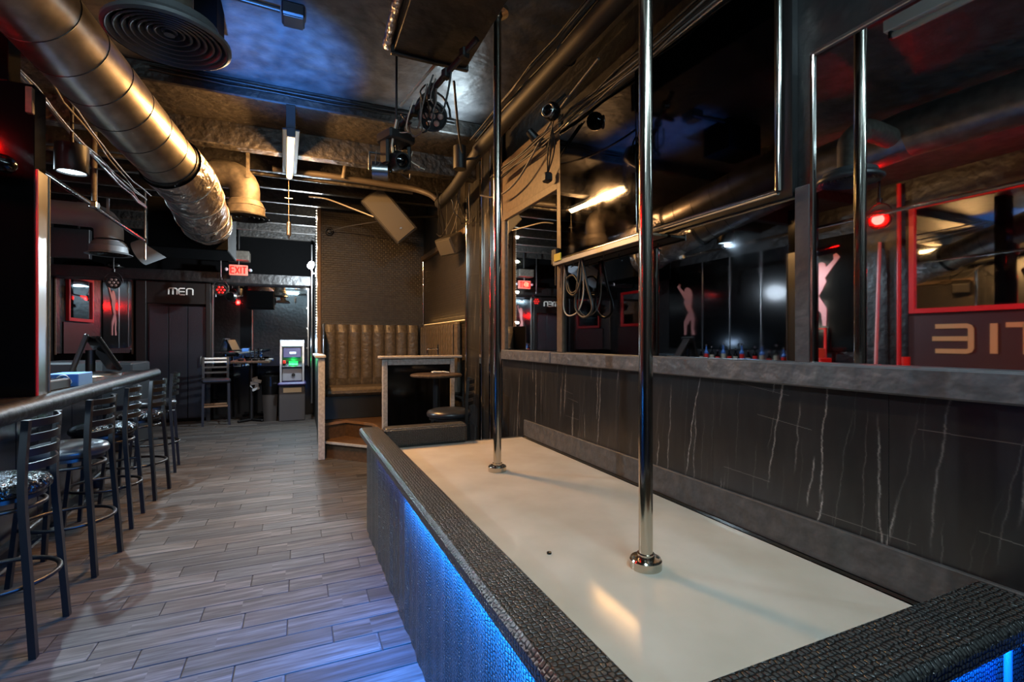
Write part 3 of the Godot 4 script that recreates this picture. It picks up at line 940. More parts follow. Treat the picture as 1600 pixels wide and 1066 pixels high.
func booth() -> void:
	# raised floor and the angled step up to it
	struct("floor_booth", flat([[0.28, 6.34], [0.54, 6.49], [0.81, 6.12], [0.86, 5.36], [W, 5.36], [W, 7.28], [0.28, 7.28]], 0.0, 0.375), mats.step_wood, "raised wooden floor of the booth")
	var st := thing("angled_step", "dark wooden step with pale nosing leading up to the booth", "step", P(0.55, 0, 6.1))
	part("riser", flat([[0.29, 6.24], [0.72, 5.78], [0.855, 5.45], [0.8, 6.1], [0.54, 6.48], [0.29, 6.33]], 0.0, 0.18), mats.step_wood, st)
	part("tread", flat([[0.285, 6.22], [0.72, 5.76], [0.858, 5.44], [0.805, 6.1], [0.54, 6.485], [0.285, 6.335]], 0.181, 0.2), mats.step_wood, st)
	part("nosing", M.new().ribbon(V3([[0.28, 0.19, 6.215], [0.72, 0.19, 5.755], [0.86, 0.19, 5.43]]), Vector3.UP, 0.026, 0.02), mats.white_wood, st)
	single("platform_nosing", M.new().ribbon(V3([[0.28, 0.382, 6.335], [0.54, 0.382, 6.485], [0.815, 0.382, 6.11], [0.866, 0.382, 5.4]]), Vector3.UP, 0.03, 0.022), mats.oak_trim, "pale wooden nosing on the edge of the booth floor", "nosing")
	# low side wall by the steps
	var hw := thing("side_rail_wall", "narrow half wall with pale cap at the booth steps", "half wall", P(0.24, 0, 6.7))
	part("post", M.new().box(0.2, 0.275, 0, 1.2, 6.13, 6.205, 0.005), mats.white_wood, hw)
	part("panel", M.new().box(0.222, 0.255, 0.02, 1.19, 6.206, 7.235, 0.003), mats.black_wall, hw)
	part("cap", M.new().box(0.165, 0.285, 1.2, 1.232, 6.1, 7.235, 0.006), mats.white_wood, hw)
	# bench on two sides
	var b := thing("booth_bench", "brown channelled leather bench along the booth back wall", "bench", P(0.95, 0.375, 7.1))
	part("backrest", channel_back(0.3, 1.62, 0.78, 1.63, 7.18, 0.165, 0.06), mats.bench_leather, b)
	part("seat_cushion", M.new().box(0.3, 1.62, 0.68, 0.79, 6.68, 7.17, 0.035), mats.bench_leather, b)
	part("plinth", M.new().box(0.3, 1.62, 0.376, 0.68, 6.74, 7.2, 0.005), mats.black_plastic, b)
	part("side_panel", M.new().box(0.285, 0.3, 0.376, 1.63, 6.72, 7.26, 0.004), mats.black_plastic, b)
	b = thing("booth_bench", "shorter leather bench along the right booth wall", "bench", P(1.6, 0.375, 6.0))
	part("backrest", M.new().box(W - 0.09, W - 0.002, 0.78, 1.63, 5.4, 7.05, 0.03), mats.bench_leather, b)
	for i in 15:
		part("channel", M.new().box(W - 0.12, W - 0.085, 0.82, 1.6, 5.43 + i * 0.108, 5.43 + i * 0.108 + 0.1, 0.016), mats.bench_leather, b)
	part("seat_cushion", M.new().box(1.26, W - 0.1, 0.68, 0.79, 5.4, 6.66, 0.035), mats.bench_leather, b)
	part("plinth", M.new().box(1.32, W - 0.08, 0.376, 0.68, 5.4, 6.66, 0.005), mats.black_plastic, b)
	var gl := thing("cove_light", "thin warm light strip along the right bench top", "light strip", P(W - 0.03, 1.64, 6.0))
	part("led_strip", M.new().box(W - 0.045, W - 0.025, 1.632, 1.642, 5.2, 7.1, 0.002), mats.led_warm, gl)
	area("cove_lamp", P(W - 0.05, 1.66, 6.1), P(W - 0.1, 3.0, 6.1), Vector2(0.02, 1.6), Color(1, 0.75, 0.42), 0.12, Vector3.FORWARD)
	# low partition with white frame
	var pt := thing("framed_partition", "black half partition in a white wooden frame", "partition", P(1.22, 0, 5.31))
	part("panel", M.new().box(0.86, 1.58, 0.0, 1.16, 5.29, 5.33), mats.black_gloss, pt)
	part("stile", M.new().box(0.81, 0.86, 0.0, 1.21, 5.27, 5.35, 0.004), mats.white_wood, pt)
	part("stile", M.new().box(1.55, 1.6, 0.0, 1.21, 5.27, 5.35, 0.004), mats.white_wood, pt)
	part("top_rail", M.new().box(0.86, 1.55, 1.14, 1.21, 5.275, 5.345, 0.004), mats.white_wood, pt)
	part("cap", M.new().box(0.77, 1.68, 1.211, 1.24, 5.24, 5.38, 0.006), mats.white_wood, pt)
	single("bar_tap", M.new().tube(smooth_path(V3([[1.3, 1.24, 5.31], [1.3, 1.3, 5.31], [1.33, 1.31, 5.31], [1.42, 1.31, 5.31], [1.42, 1.28, 5.31]])), 0.008, 8).cyl(P(1.42, 1.24, 5.31), P(1.42, 1.36, 5.31), 0.01, -1, 8), mats.chrome, "small chrome fitting on the partition cap", "fitting")
	# rail and metal sheets over the right bench
	struct("trim_rail", M.new().box(W - 0.05, W + 0.02, 2.6, 2.67, 5.18, 7.28, 0.005), mats.frame_wood, "brown rail high on the right booth wall")
	struct("trim_wallpaper_right", M.new().box(W, W + 0.02, 0.375, 2.6, 5.18, 7.28), mats.wallpaper)
	for i in 5:
		struct("trim_slat", M.new().box(W - 0.012, W + 0.02, 2.67, 3.4, 5.18 + i * 0.42, 5.18 + i * 0.42 + 0.4, 0.004), mats.speaker_box)
	# high table and stool between stage and booth
	var tb := thing("high_table", "small round high table beside the framed partition", "table", P(1.28, 0, 4.86), 0.0, "high tables")
	obj("table_top", M.new().lathe(Transform3D(), [[0.0, 1.035], [0.25, 1.035], [0.262, 1.045], [0.262, 1.056], [0.25, 1.065], [0.0, 1.065]], 28), mats.worn_tabletop, tb)
	obj("column", M.new().cyl(Vector3(0, 0.03, 0), Vector3(0, 1.035, 0), 0.035, -1, 14), mats.black_iron, tb)
	obj("base_plate", M.new().lathe(Transform3D(), [[0.0, 0.0], [0.22, 0.0], [0.21, 0.02], [0.06, 0.04], [0.0, 0.04]], 24), mats.black_iron, tb)
	var nap := thing("napkin_pile", "crumpled white napkins on the small high table", "napkins", P(1.33, 1.066, 4.84))
	for i in 5:
		obj("napkin", M.new().boxt(Transform3D(Basis(Vector3(rng.randf(), 0.3, rng.randf()).normalized(), rng.randf_range(-0.4, 0.4)), Vector3(rng.randf_range(-0.07, 0.07), 0.018, rng.randf_range(-0.05, 0.05))), Vector3(0.07, 0.012, 0.05), 0.005), mats.letter_white, nap)

# ---------------------------------------------------------------- stage
func stage() -> void:
	var s := thing("pole_stage", "low stage with glossy cream top and crocodile leather rails", "stage", P(1.1, 0, 2.2))
	part("stage_top", M.new().box(0.56, W - 0.03, 0.56, 0.6, 0.7, 3.68, 0.003), mats.stage_laminate, s)
	part("core", M.new().box(0.5, W - 0.03, 0.0, 0.56, 0.64, 3.66), mats.black_plastic, s)
	part("edge_trim", M.new().box(1.2, W - 0.03, 0.57, 0.607, 3.68, 3.695, 0.003), mats.brushed, s)
	# front facing of padded leather with shallow upright waves
	var fr := M.new()
	var n := 96
	var ny := 6
	var pt := func(i: int, j: int) -> Vector3:
		var d := lerpf(0.6, 3.76, float(i) / n)
		return P(0.474 + 0.0117 * (2.2 - d) + 0.003 * sin(d * 47.0) + 0.003 * sin(d * 17.0 + 1.0), lerpf(0.0, 0.69, float(j) / ny), d)
	for i in n:
		for j in ny:
			var a: Vector3 = pt.call(i, j)
			var b: Vector3 = pt.call(i + 1, j)
			var c: Vector3 = pt.call(i + 1, j + 1)
			var e: Vector3 = pt.call(i, j + 1)
			var o := (b - a).cross(e - a).normalized()
			fr.quad(a, b, c, e, -o if o.x > 0 else o)
	part("front_facing", fr, mats.croc_front, s)
	part("end_facing", M.new().box(0.48, W, 0.0, 0.689, 0.62, 0.64, 0.004), mats.croc_front, s)
	part("far_facing", M.new().box(0.48, 1.22, 0.0, 0.689, 3.74, 3.765, 0.004), mats.croc_front, s)
	# rails: long front one, near end, far end
	var skew := Basis(Vector3.UP, 0.0117)
	part("rail", M.new().boxt(Transform3D(skew, P(0.503, 0.72, 2.176)), Vector3(0.152, 0.06, 3.248), 0.014), mats.croc_leather, s)
	part("rail_lining", M.new().boxt(Transform3D(skew, P(0.54, 0.645, 2.19)), Vector3(0.066, 0.088, 2.92), 0.003), mats.croc_leather, s)
	part("rail", M.new().box(0.573, W - 0.03, 0.69, 0.75, 0.552, 0.714, 0.014), mats.croc_leather, s)
	part("rail_lining", M.new().box(0.568, W - 0.03, 0.60, 0.689, 0.64, 0.708, 0.003), mats.croc_leather, s)
	part("rail", M.new().box(0.573, 1.22, 0.60, 0.75, 3.66, 3.8, 0.02), mats.croc_leather, s)
		# blue light strips under the rail
	var lb := thing("blue_light_strip", "blue light strip under the long stage rail", "light strip", P(0.44, 0.59, 2.0), 0.0, "blue stage lights")
	part("led_strip", M.new().box(0.456, 0.464, 0.682, 0.689, 0.7, 2.4, 0.002), mats.led_blue, lb)
	area("blue_lamp", P(0.446, 0.676, 1.6), P(0.1, 0.0, 1.6), Vector2(0.014, 1.5), Color(0.02, 0.5, 1.0), 12.0, Vector3.FORWARD)
	area("blue_lamp", P(0.436, 0.676, 2.75), P(0.25, 0.0, 2.75), Vector2(0.012, 1.1), Color(0.14, 0.4, 1.0), 0.4, Vector3.FORWARD)
	lb = thing("blue_light_tube", "upright blue light tube on the near stage end", "light tube", P(1.59, 0.2, 0.6), 0.0, "blue stage lights")
	part("led_tube", M.new().cyl(P(1.59, 0.2, 0.605), P(1.59, 0.67, 0.605), 0.008, -1, 10), mats.led_blue, lb)
	area("blue_lamp", P(1.15, 0.676, 0.6), P(1.15, 0.0, 0.57), Vector2(1.0, 0.012), Color(0.03, 0.42, 1.0), 3.5, Vector3.FORWARD)
	# poles
	for a in [[1.123, 1.388, "nearer"], [1.116, 2.78, "farther"]]:
		var p := thing("dance_pole", "%s polished steel dance pole on the stage" % a[2], "pole", P(a[0], 0.6, a[1]), 0.0, "dance poles")
		obj("shaft", M.new().cyl(Vector3(0, 0.0, 0), Vector3(0, CEIL - 0.6, 0), 0.0245, -1, 32), mats.steel_pole, p)
		obj("base_flange", M.new().lathe(Transform3D(), [[0.0, 0.0], [0.056, 0.0], [0.056, 0.028], [0.052, 0.034], [0.03, 0.036], [0.03, 0.05], [0.0245, 0.052]], 32), mats.steel_pole, p)
		obj("top_flange", M.new().lathe(Transform3D(), [[0.0245, CEIL - 0.655], [0.03, CEIL - 0.65], [0.03, CEIL - 0.63], [0.07, CEIL - 0.625], [0.07, CEIL - 0.6]], 28), mats.steel_pole, p)
		for k in 4:
			var an := TAU * k / 4 + 0.4
			obj("screw", M.new().cyl(Vector3(cos(an) * 0.043, 0.034, sin(an) * 0.043), Vector3(cos(an) * 0.043, 0.039, sin(an) * 0.043), 0.006, -1, 8), mats.brushed, p)
	single("bottle_cap", M.new().lathe(Transform3D(Basis(), P(0.86, 0.6, 1.62)), [[0.0, 0.0], [0.009, 0.0], [0.009, 0.006], [0.0, 0.007]], 10), mats.black_plastic, "tiny dark cap lying on the cream stage", "cap")

# ---------------------------------------------------------------- bar and stools
func bar_x(d: float) -> float:
	return -1.25 - 0.05 * (d - 3.0)

func bar_counter() -> void:
	var b := thing("bar_counter", "long dark bar counter with padded rail on the left", "bar", P(-1.6, 0, 3.0))
	var d0 := -0.6
	var d1 := 5.85
	part("counter_top", flat([[bar_x(d0) - 0.05, d0], [bar_x(d1) - 0.05, d1], [bar_x(d1) - 0.62, d1], [bar_x(d0) - 0.62, d0]], 1.06, 1.1), mats.bar_stone, b)
	var pad := PackedVector3Array([P(bar_x(d0), 1.06, d0), P(bar_x(d1), 1.06, d1)])
	part("padded_rail", M.new().tube(smooth_path(PackedVector3Array([pad[0], pad[1], P(bar_x(d1) - 0.04, 1.06, d1 + 0.045), P(bar_x(d1) - 0.3, 1.06, d1 + 0.05)]), 4), 0.05, 14), mats.bar_pad, b)
	part("front_board", flat([[bar_x(d0) - 0.34, d0], [bar_x(d1) - 0.34, d1], [bar_x(d1) - 0.38, d1], [bar_x(d0) - 0.38, d0]], 0.12, 1.06), mats.black_wall, b)
	part("end_board", M.new().box(bar_x(d1) - 0.6, bar_x(d1) - 0.34, 0.0, 1.06, d1 - 0.04, d1, 0.003), mats.black_wall, b)
	part("kick_board", flat([[bar_x(d0) - 0.4, d0], [bar_x(d1) - 0.4, d1], [bar_x(d1) - 0.42, d1], [bar_x(d0) - 0.42, d0]], 0.0, 0.12), mats.black_plastic, b)
	var d := 0.2
	while d < 5.75:
		var e := minf(d + 0.32, 5.8)
		part("front_panel", flat([[bar_x(d) - 0.328, d + 0.006], [bar_x(e) - 0.328, e - 0.006], [bar_x(e) - 0.34, e - 0.006], [bar_x(d) - 0.34, d + 0.006]], 0.14, 1.0), mats.bar_front, b)
		d += 0.32
	part("foot_rail", M.new().tube(V3([[bar_x(0.2) - 0.28, 0.2, 0.2], [bar_x(5.7) - 0.28, 0.2, 5.7]]), 0.02, 10), mats.black_iron, b)
	part("led_strip", flat([[bar_x(0.4) - 0.1, 0.4], [bar_x(5.6) - 0.1, 5.6], [bar_x(5.6) - 0.115, 5.6], [bar_x(0.4) - 0.115, 0.4]], 1.046, 1.056), mats.lamp_cool, b)
	area("bar_lamp", P(bar_x(3.0) - 0.105, 1.03, 3.0), P(bar_x(3.0) + 0.1, 0.0, 3.0), Vector2(0.015, 5.0), Color(0.8, 0.92, 1.0), 2.2, Vector3(0.05, 0, -1))
	# pillar standing on the bar
	var p := thing("bar_pillar", "black pillar with steel edge standing on the bar", "pillar", P(-1.5, 1.1, 3.5))
	part("core", M.new().box(-1.62, -1.312, 1.101, 2.785, 3.44, 3.57, 0.003), mats.black_gloss, p)
	part("upper_core", M.new().box(-1.62, -1.42, 2.786, CEIL, 3.44, 3.57, 0.003), mats.black_gloss, p)
	part("steel_edge", M.new().box(-1.312, -1.3, 1.101, 2.33, 3.445, 3.565, 0.002), mats.brushed, p)
	part("edge_bead", M.new().cyl(P(-1.302, 1.101, 3.442), P(-1.302, 2.33, 3.442), 0.006, -1, 8), mats.red_frame, p)
	part("edge_bead", M.new().cyl(P(-1.298, 1.101, 3.568), P(-1.298, 2.33, 3.568), 0.006, -1, 8), mats.frame_wood, p)
	part("wood_block", M.new().box(-1.34, -1.31, 2.62, 2.76, 3.41, 3.44, 0.003), mats.frame_wood, p)
	# things on the bar
	var t := thing("blue_box", "pale blue carton on the bar by the pillar", "box", P(-1.37, 1.1, 4.2))
	part("body", M.new().box(-1.5, -1.335, 1.1, 1.185, 4.08, 4.32, 0.004), mats.box_blue, t)
	part("printed_loop", M.new().tube(smooth_path(V3([[-1.47, 1.115, 4.078], [-1.44, 1.165, 4.078], [-1.4, 1.175, 4.078], [-1.37, 1.13, 4.078], [-1.4, 1.11, 4.078]])), 0.003, 6), mats.letter_white, t)
	t = thing("bar_mat", "black drip tray on the bar between pillar and blue carton", "tray", P(-1.5, 1.1, 3.9))
	part("tray", M.new().box(-1.66, -1.36, 1.1, 1.16, 3.72, 4.04, 0.006), mats.black_plastic, t)
	for i in 5:
		part("rib", M.new().box(-1.65 + i * 0.06, -1.63 + i * 0.06, 1.16, 1.166, 3.74, 4.02, 0.002), mats.black_gloss, t)
	# two point of sale screens back to back on a round foot
	t = thing("till_screen", "black tilted till screens on a round foot at the bar end", "till", P(-1.72, 1.1, 5.45))
	part("foot", M.new().lathe(Transform3D(Basis(), P(-1.68, 1.1, 5.45)), [[0.0, 0.0], [0.2, 0.0], [0.2, 0.012], [0.07, 0.03], [0.0, 0.03]], 26), mats.brushed, t)
	var tilt := Transform3D(Basis(Vector3(0, 1, 0), 0.5) * Basis(Vector3(0, 0, 1), 0.5), P(-1.6, 1.29, 5.43))
	part("screen", M.new().boxt(tilt, Vector3(0.04, 0.34, 0.36), 0.012), mats.black_gloss, t)
	var tilt2 := Transform3D(Basis(Vector3(0, 1, 0), 0.3) * Basis(Vector3(0, 0, 1), -0.3), P(-1.78, 1.3, 5.47))
	part("screen", M.new().boxt(tilt2, Vector3(0.04, 0.34, 0.34), 0.012), mats.black_plastic, t)
	part("neck", M.new().tube(V3([[-1.7, 1.12, 5.45], [-1.7, 1.32, 5.45]]), 0.035, 10), mats.black_plastic, t)
	part("bezel", M.new().boxt(tilt.translated_local(Vector3(0.021, 0, 0)), Vector3(0.004, 0.3, 0.32), 0.001), mats.brushed, t)
	t = thing("paper_stack", "loose white papers beside the till on the bar", "papers", P(-1.65, 1.1, 5.0))
	for i in 4:
		part("sheet", M.new().boxt(Transform3D(Basis(Vector3.UP, i * 0.35), P(-1.66 + i * 0.02, 1.102 + i * 0.003, 4.9 + i * 0.03)), Vector3(0.15, 0.002, 0.21)), mats.paper, t)
	# dark equipment behind
	single("ice_bin", M.new().box(-2.5, -2.1, 0.0, 1.18, 6.35, 7.1, 0.02), mats.fridge_panel, "dark ice bin behind the bar end", "bin")
	single("ice_bin", M.new().box(-2.6, -1.95, 0.0, 1.12, 7.6, 8.4, 0.02), mats.fridge_panel, "dark low cooler behind the till", "cooler")

func make_stool(label: String, seat_mat: Material) -> Node3D:
	# facing -x; the back stands at +x
	var s := thing("bar_stool", label, "bar stool", Vector3.ZERO, 0.0, "bar stools")
	for z in [-1.0, 1.0]:
		obj("back_post", M.new().ribbon(smooth_path(PackedVector3Array([Vector3(0.2, 0.0, z * 0.185), Vector3(0.175, 0.4, z * 0.175), Vector3(0.155, 0.75, z * 0.168), Vector3(0.17, 1.05, z * 0.168)]), 3), Vector3(0, 0, 1), 0.032, 0.026), mats.black_iron, s)
		obj("leg", M.new().ribbon(PackedVector3Array([Vector3(-0.2, 0.0, z * 0.18), Vector3(-0.15, 0.69, z * 0.14)]), Vector3(0, 0, 1), 0.03, 0.024), mats.black_iron, s)
	for y in [0.835, 0.9, 0.965, 1.03]:
		var arc := PackedVector3Array()
		for i in 9:
			var f := i / 8.0
			arc.append(Vector3(0.152 + (y - 0.75) * 0.05 + 0.055 * sin(PI * f), y, lerpf(-0.165, 0.165, f)))
		obj("slat", M.new().ribbon(arc, Vector3.UP, 0.034, 0.008), mats.black_iron, s)
	for q in [[0.2, 0.31, 0.222, 0.011], [0.1, 0.645, 0.172, 0.01]]:
		var ring := PackedVector3Array()
		for i in 29:
			var a := TAU * i / 28
			ring.append(Vector3(cos(a) * q[2], q[1], sin(a) * q[2]))
		obj("foot_ring" if q[1] < 0.5 else "seat_ring", M.new().tube(ring, q[3], 8, false), mats.black_iron, s)
	obj("seat_pan", M.new().cyl(Vector3(-0.01, 0.68, 0), Vector3(-0.01, 0.7, 0), 0.185, -1, 24), mats.black_iron, s)
	obj("seat", M.new().lathe(Transform3D(Basis(), Vector3(-0.01, 0, 0)), [[0.0, 0.7], [0.19, 0.7], [0.205, 0.715], [0.207, 0.735], [0.195, 0.757], [0.15, 0.772], [0.0, 0.778]], 28, true), seat_mat, s)
	return s

func stools() -> void:
	var wrap := make_stool("nearest bar stool at the counter, cracked shiny black seat", mats.seat_wrap)
	wrap.position = P(-1.28, 0, 2.99)
	wrap.rotation.y = 0.03
	var plain := make_stool("second bar stool from the camera, smooth slate blue seat", mats.seat_vinyl)
	plain.position = P(-1.3, 0, 3.83)
	plain.rotation.y = -0.06
	var places := [
		[wrap, -1.355, 4.63, 0.05, "third bar stool along the counter, wrinkled shiny seat"],
		[wrap, -1.345, 5.36, -0.08, "fourth bar stool along the counter, wrinkled shiny seat"],
		[plain, -1.43, 6.34, 0.1, "last bar stool in the row past the counter's end"],
		[plain, 1.28, 4.36, -0.35, "bar stool at the small high table behind the stage"],
	]
	for p in places:
		var c: Node3D = p[0].duplicate()
		c.name = numbered("bar_stool")
		add_child(c)
		c.position = P(p[1], 0, p[2])
		c.rotation.y = p[3]
		c.set_meta("label", p[4])
	# square-seated stool by the back wall
	var s := thing("bar_stool", "square seated bar stool by the men's room door", "bar stool", P(-1.29, 0, 9.5), PI / 2 + 0.15, "bar stools")
	for z in [-1.0, 1.0]:
		obj("back_post", M.new().ribbon(PackedVector3Array([Vector3(0.17, 0.0, z * 0.19), Vector3(0.17, 0.75, z * 0.18), Vector3(0.21, 1.12, z * 0.18)]), Vector3(0, 0, 1), 0.035, 0.03), mats.black_iron, s)
		obj("leg", M.new().ribbon(PackedVector3Array([Vector3(-0.19, 0.0, z * 0.19), Vector3(-0.17, 0.7, z * 0.18)]), Vector3(0, 0, 1), 0.035, 0.03), mats.black_iron, s)
		obj("side_stretcher", M.new().boxt(Transform3D(Basis(), Vector3(-0.01, 0.3, z * 0.185)), Vector3(0.34, 0.025, 0.015), 0.003), mats.black_iron, s)
	for y in [0.86, 0.95, 1.04, 1.1]:
		obj("slat", M.new().boxt(Transform3D(Basis(Vector3(0, 0, 1), -0.1), Vector3(0.17 + (y - 0.75) * 0.11, y, 0)), Vector3(0.012, 0.035, 0.35), 0.003), mats.brushed if y > 1.0 else mats.black_iron, s)
	obj("foot_bar", M.new().boxt(Transform3D(Basis(), Vector3(-0.185, 0.32, 0)), Vector3(0.02, 0.03, 0.36), 0.003), mats.oak_trim, s)
	obj("foot_bar", M.new().boxt(Transform3D(Basis(), Vector3(0.17, 0.32, 0)), Vector3(0.02, 0.03, 0.36), 0.003), mats.oak_trim, s)
	obj("seat", M.new().boxt(Transform3D(Basis(), Vector3(-0.01, 0.74, 0)), Vector3(0.42, 0.07, 0.42), 0.025), mats.seat_vinyl, s)

# ---------------------------------------------------------------- under the ceiling
func ring_pts(c: Vector3, axis: Vector3, r: float, k := 32) -> PackedVector3Array:
	var a := axis.normalized()
	var u := a.cross(Vector3.UP if absf(a.y) < 0.9 else Vector3.RIGHT).normalized()
	var w := a.cross(u)
	var o := PackedVector3Array()
	for i in k + 1:
		var t := TAU * i / k
		o.append(c + (u * cos(t) + w * sin(t)) * r)
	return o

func diffuser_rings(r: float, k: int) -> M:
	# nested cones of a round ceiling diffuser, mouth downwards at y = 0
	var m := M.new()
	for i in k:
		var a := r * (1.0 - float(i) / k)
		var dy := 0.008 * i * (r / 0.3)
		m.lathe(Transform3D(), [[a * 0.9 - 0.01, 0.034 + dy], [a - 0.006, 0.002 + dy], [a - 0.002, 0.0 + dy], [a + 0.003, 0.004 + dy], [a * 0.9 - 0.004, 0.038 + dy]], 40)
	m.lathe(Transform3D(), [[0.0, 0.03], [0.02, 0.03], [0.02, 0.05]], 16)
	return m

func ceiling_things() -> void:
	# big spiral duct coming down the hall
	var path := [P(-1.52, 3.21, 1.0), P(-1.42, 3.21, 2.5), P(-1.23, 3.09, 3.19), P(-0.9, 2.75, 4.43)]
	var duct := thing("spiral_duct", "large grey spiral air duct sloping down along the ceiling", "air duct", P(-1.2, 2.9, 3.2))
	for i in 3:
		part("section", M.new().cyl(path[i], path[i + 1] + (path[i + 1] - path[i]).normalized() * 0.03, 0.2, -1, 48, false), mats.galvanised, duct)
	var dir: Vector3 = (path[3] - path[2]).normalized()
	for i in 6:
		var c: Vector3 = path[2].lerp(path[3], i / 6.0 + 0.03)
		part("seam", M.new().tube(ring_pts(c, dir, 0.2005, 40), 0.0028, 6, false), mats.black_iron, duct)
	part("seam", M.new().tube(ring_pts(path[1].lerp(path[2], 0.45), path[2] - path[1], 0.2005, 40), 0.004, 6, false), mats.black_iron, duct)
	part("end_band", M.new().cyl(path[3] - dir * 0.045, path[3] + dir * 0.02, 0.208, -1, 40), mats.black_plastic, duct)
	# foil sleeve after it
	var fx := M.new()
	var sl := smooth_path(PackedVector3Array([path[3] - dir * 0.01, path[3] + dir * 0.3, P(-0.8, 2.54, 5.1), P(-0.78, 2.48, 5.32)]), 8)
	fx.tube(sl, 0.224, 40, false, 0.2)
	var fs := thing("foil_sleeve", "crinkled silver foil sleeve at the end of the duct", "duct sleeve", P(-0.85, 2.6, 4.9))
	part("sleeve", fx, mats.foil, fs)
	for i in [6, 11, 16, 20]:
		part("tie_band", M.new().tube(ring_pts(sl[i], sl[i + 1] - sl[i - 1], lerpf(0.226, 0.205, i / 24.0), 36), 0.004, 6, false), mats.galvanised, fs)
	single("plenum_box", M.new().box(-1.25, -0.62, 2.25, 2.7, 5.28, 5.95, 0.008), mats.matte_black, "black plenum box where the foil sleeve ends", "duct box")
	# round diffuser on a drop box, near the camera
	var df := thing("round_diffuser", "big round ceiling diffuser with ringed vanes above the aisle", "air vent", P(-0.497, 2.645, 2.43), 0.0, "round diffusers")
	obj("vanes", diffuser_rings(0.212, 8), mats.vane_grey, df)
	obj("rim", M.new().lathe(Transform3D(), [[0.214, 0.0], [0.225, 0.006], [0.225, 0.02], [0.19, 0.05], [0.18, 0.05]], 44), mats.vane_grey, df)
	obj("collar", M.new().lathe(Transform3D(), [[0.185, 0.045], [0.18, 0.08], [0.1, 0.1], [0.085, 0.11]], 32), mats.vane_grey, df)
	obj("neck", M.new().cyl(Vector3(0, 0.1, 0), Vector3(0, 0.3, 0), 0.085, -1, 24), mats.dusty_duct, df)
	obj("branch", M.new().tube(smooth_path(PackedVector3Array([Vector3(0, 0.24, 0), Vector3(-0.02, 0.33, 0), Vector3(-0.2, 0.44, 0.0), Vector3(-0.68, 0.5, -0.1)]), 5), 0.085, 24), mats.dusty_duct, df)
	single("ceiling_box", M.new().box(-0.886, -0.43, 3.16, CEIL - 0.001, 3.2, 3.5, 0.004), mats.matte_black, "black box on the ceiling behind the big round diffuser", "duct box")
	# elbow with diffuser, mid hall
	elbow_diffuser("dusty elbow duct with round diffuser under the lit tube", P(-0.487, 2.6, 5.4), Vector3(-1, 0, -0.25), mats.dusty_duct, 1.0)
	elbow_diffuser("pale elbow duct with round diffuser over the far bar", P(-2.33, 2.55, 8.1), Vector3(-1, 0, 0.1), mats.duct_grey, 1.2)
	single("foil_sleeve", M.new().tube(smooth_path(V3([[-2.05, 2.62, 8.3], [-1.75, 2.76, 8.25], [-1.45, 2.88, 8.2]])), 0.17, 28), mats.duct_grey, "short silver duct behind the elbow over the far bar", "duct sleeve")
	# rectangular duct over the stage
	var rd := thing("box_duct", "black rectangular duct on the ceiling over the stage", "air duct", P(0.75, 3.15, 1.6))
	part("body", M.new().box(0.52, 0.98, 3.15, CEIL - 0.001, 0.0, 3.0, 0.004), mats.black_wall, rd)
	part("flange", M.new().box(0.505, 0.995, 3.135, CEIL - 0.001, 2.97, 3.0, 0.004), mats.black_wall, rd)
	part("foil_wrap", M.new().tube(smooth_path(V3([[0.49, 3.2, 3.02], [0.485, 3.24, 2.6], [0.48, 3.25, 2.2]])), 0.03, 10), mats.foil, rd)
	# lit fluorescent fitting
	var ft := thing("strip_lamp", "lit warm fluorescent strip lamp hanging over the aisle", "strip lamp", P(-0.08, 3.06, 4.8))
	part("lamp_tube", M.new().cyl(P(-0.062, 3.05, 4.28), P(-0.092, 3.05, 5.36), 0.026, -1, 16), mats.tube_glow, ft)
	part("tray", M.new().boxt(Transform3D(Basis(Vector3.UP, 0.028), P(-0.077, 3.093, 4.82)), Vector3(0.13, 0.014, 1.1), 0.004), mats.black_plastic, ft)
	part("end_cap", M.new().box(-0.095, -0.03, 3.03, 3.1, 4.25, 4.278, 0.004), mats.black_plastic, ft)
	part("end_cap", M.new().box(-0.125, -0.06, 3.03, 3.1, 5.362, 5.39, 0.004), mats.black_plastic, ft)
	part("hanger", M.new().box(-0.1, -0.03, 3.1, 3.3, 4.295, 4.31, 0.002), mats.black_plastic, ft)
	for sx in [-1.0, 1.0]:
		area("strip_lamp_glow", P(-0.077 + sx * 0.03, 3.035, 4.82), P(-0.077 + sx * 1.0, 2.1, 4.82), Vector2(0.05, 1.04), Color(1.0, 0.74, 0.45), 11.0, Vector3.FORWARD)
	var pc := thing("pull_cord", "pull cord with weight hanging from the strip lamp", "cord", P(-0.1, 2.55, 5.4))
	part("cord", M.new().cyl(P(-0.1, 2.6, 5.4), P(-0.1, 3.04, 5.4), 0.003, -1, 6), mats.cable_grey, pc)
	part("weight", M.new().lathe(Transform3D(Basis(), P(-0.1, 2.42, 5.4)), [[0.0, 0.0], [0.012, 0.03], [0.022, 0.05], [0.022, 0.17], [0.006, 0.19]], 12), mats.brushed, pc)
	part("cross_pin", M.new().cyl(P(-0.135, 2.84, 5.4), P(-0.065, 2.84, 5.4), 0.006, -1, 8), mats.brushed, pc)
	# unlit tube over the stage side, seen in the mirror
	ft = thing("strip_lamp", "unlit white strip lamp on the ceiling seen in the mirror", "strip lamp", P(0.02, 3.36, 1.6))
	part("tube", M.new().cyl(P(0.0, 3.3, 0.65), P(0.07, 3.3, 1.83), 0.02, -1, 14), mats.tube_off, ft)
	part("tray", M.new().boxt(Transform3D(Basis(Vector3.UP, -0.059), P(0.035, 3.37, 1.24)), Vector3(0.08, 0.09, 1.24), 0.004), mats.letter_white, ft)
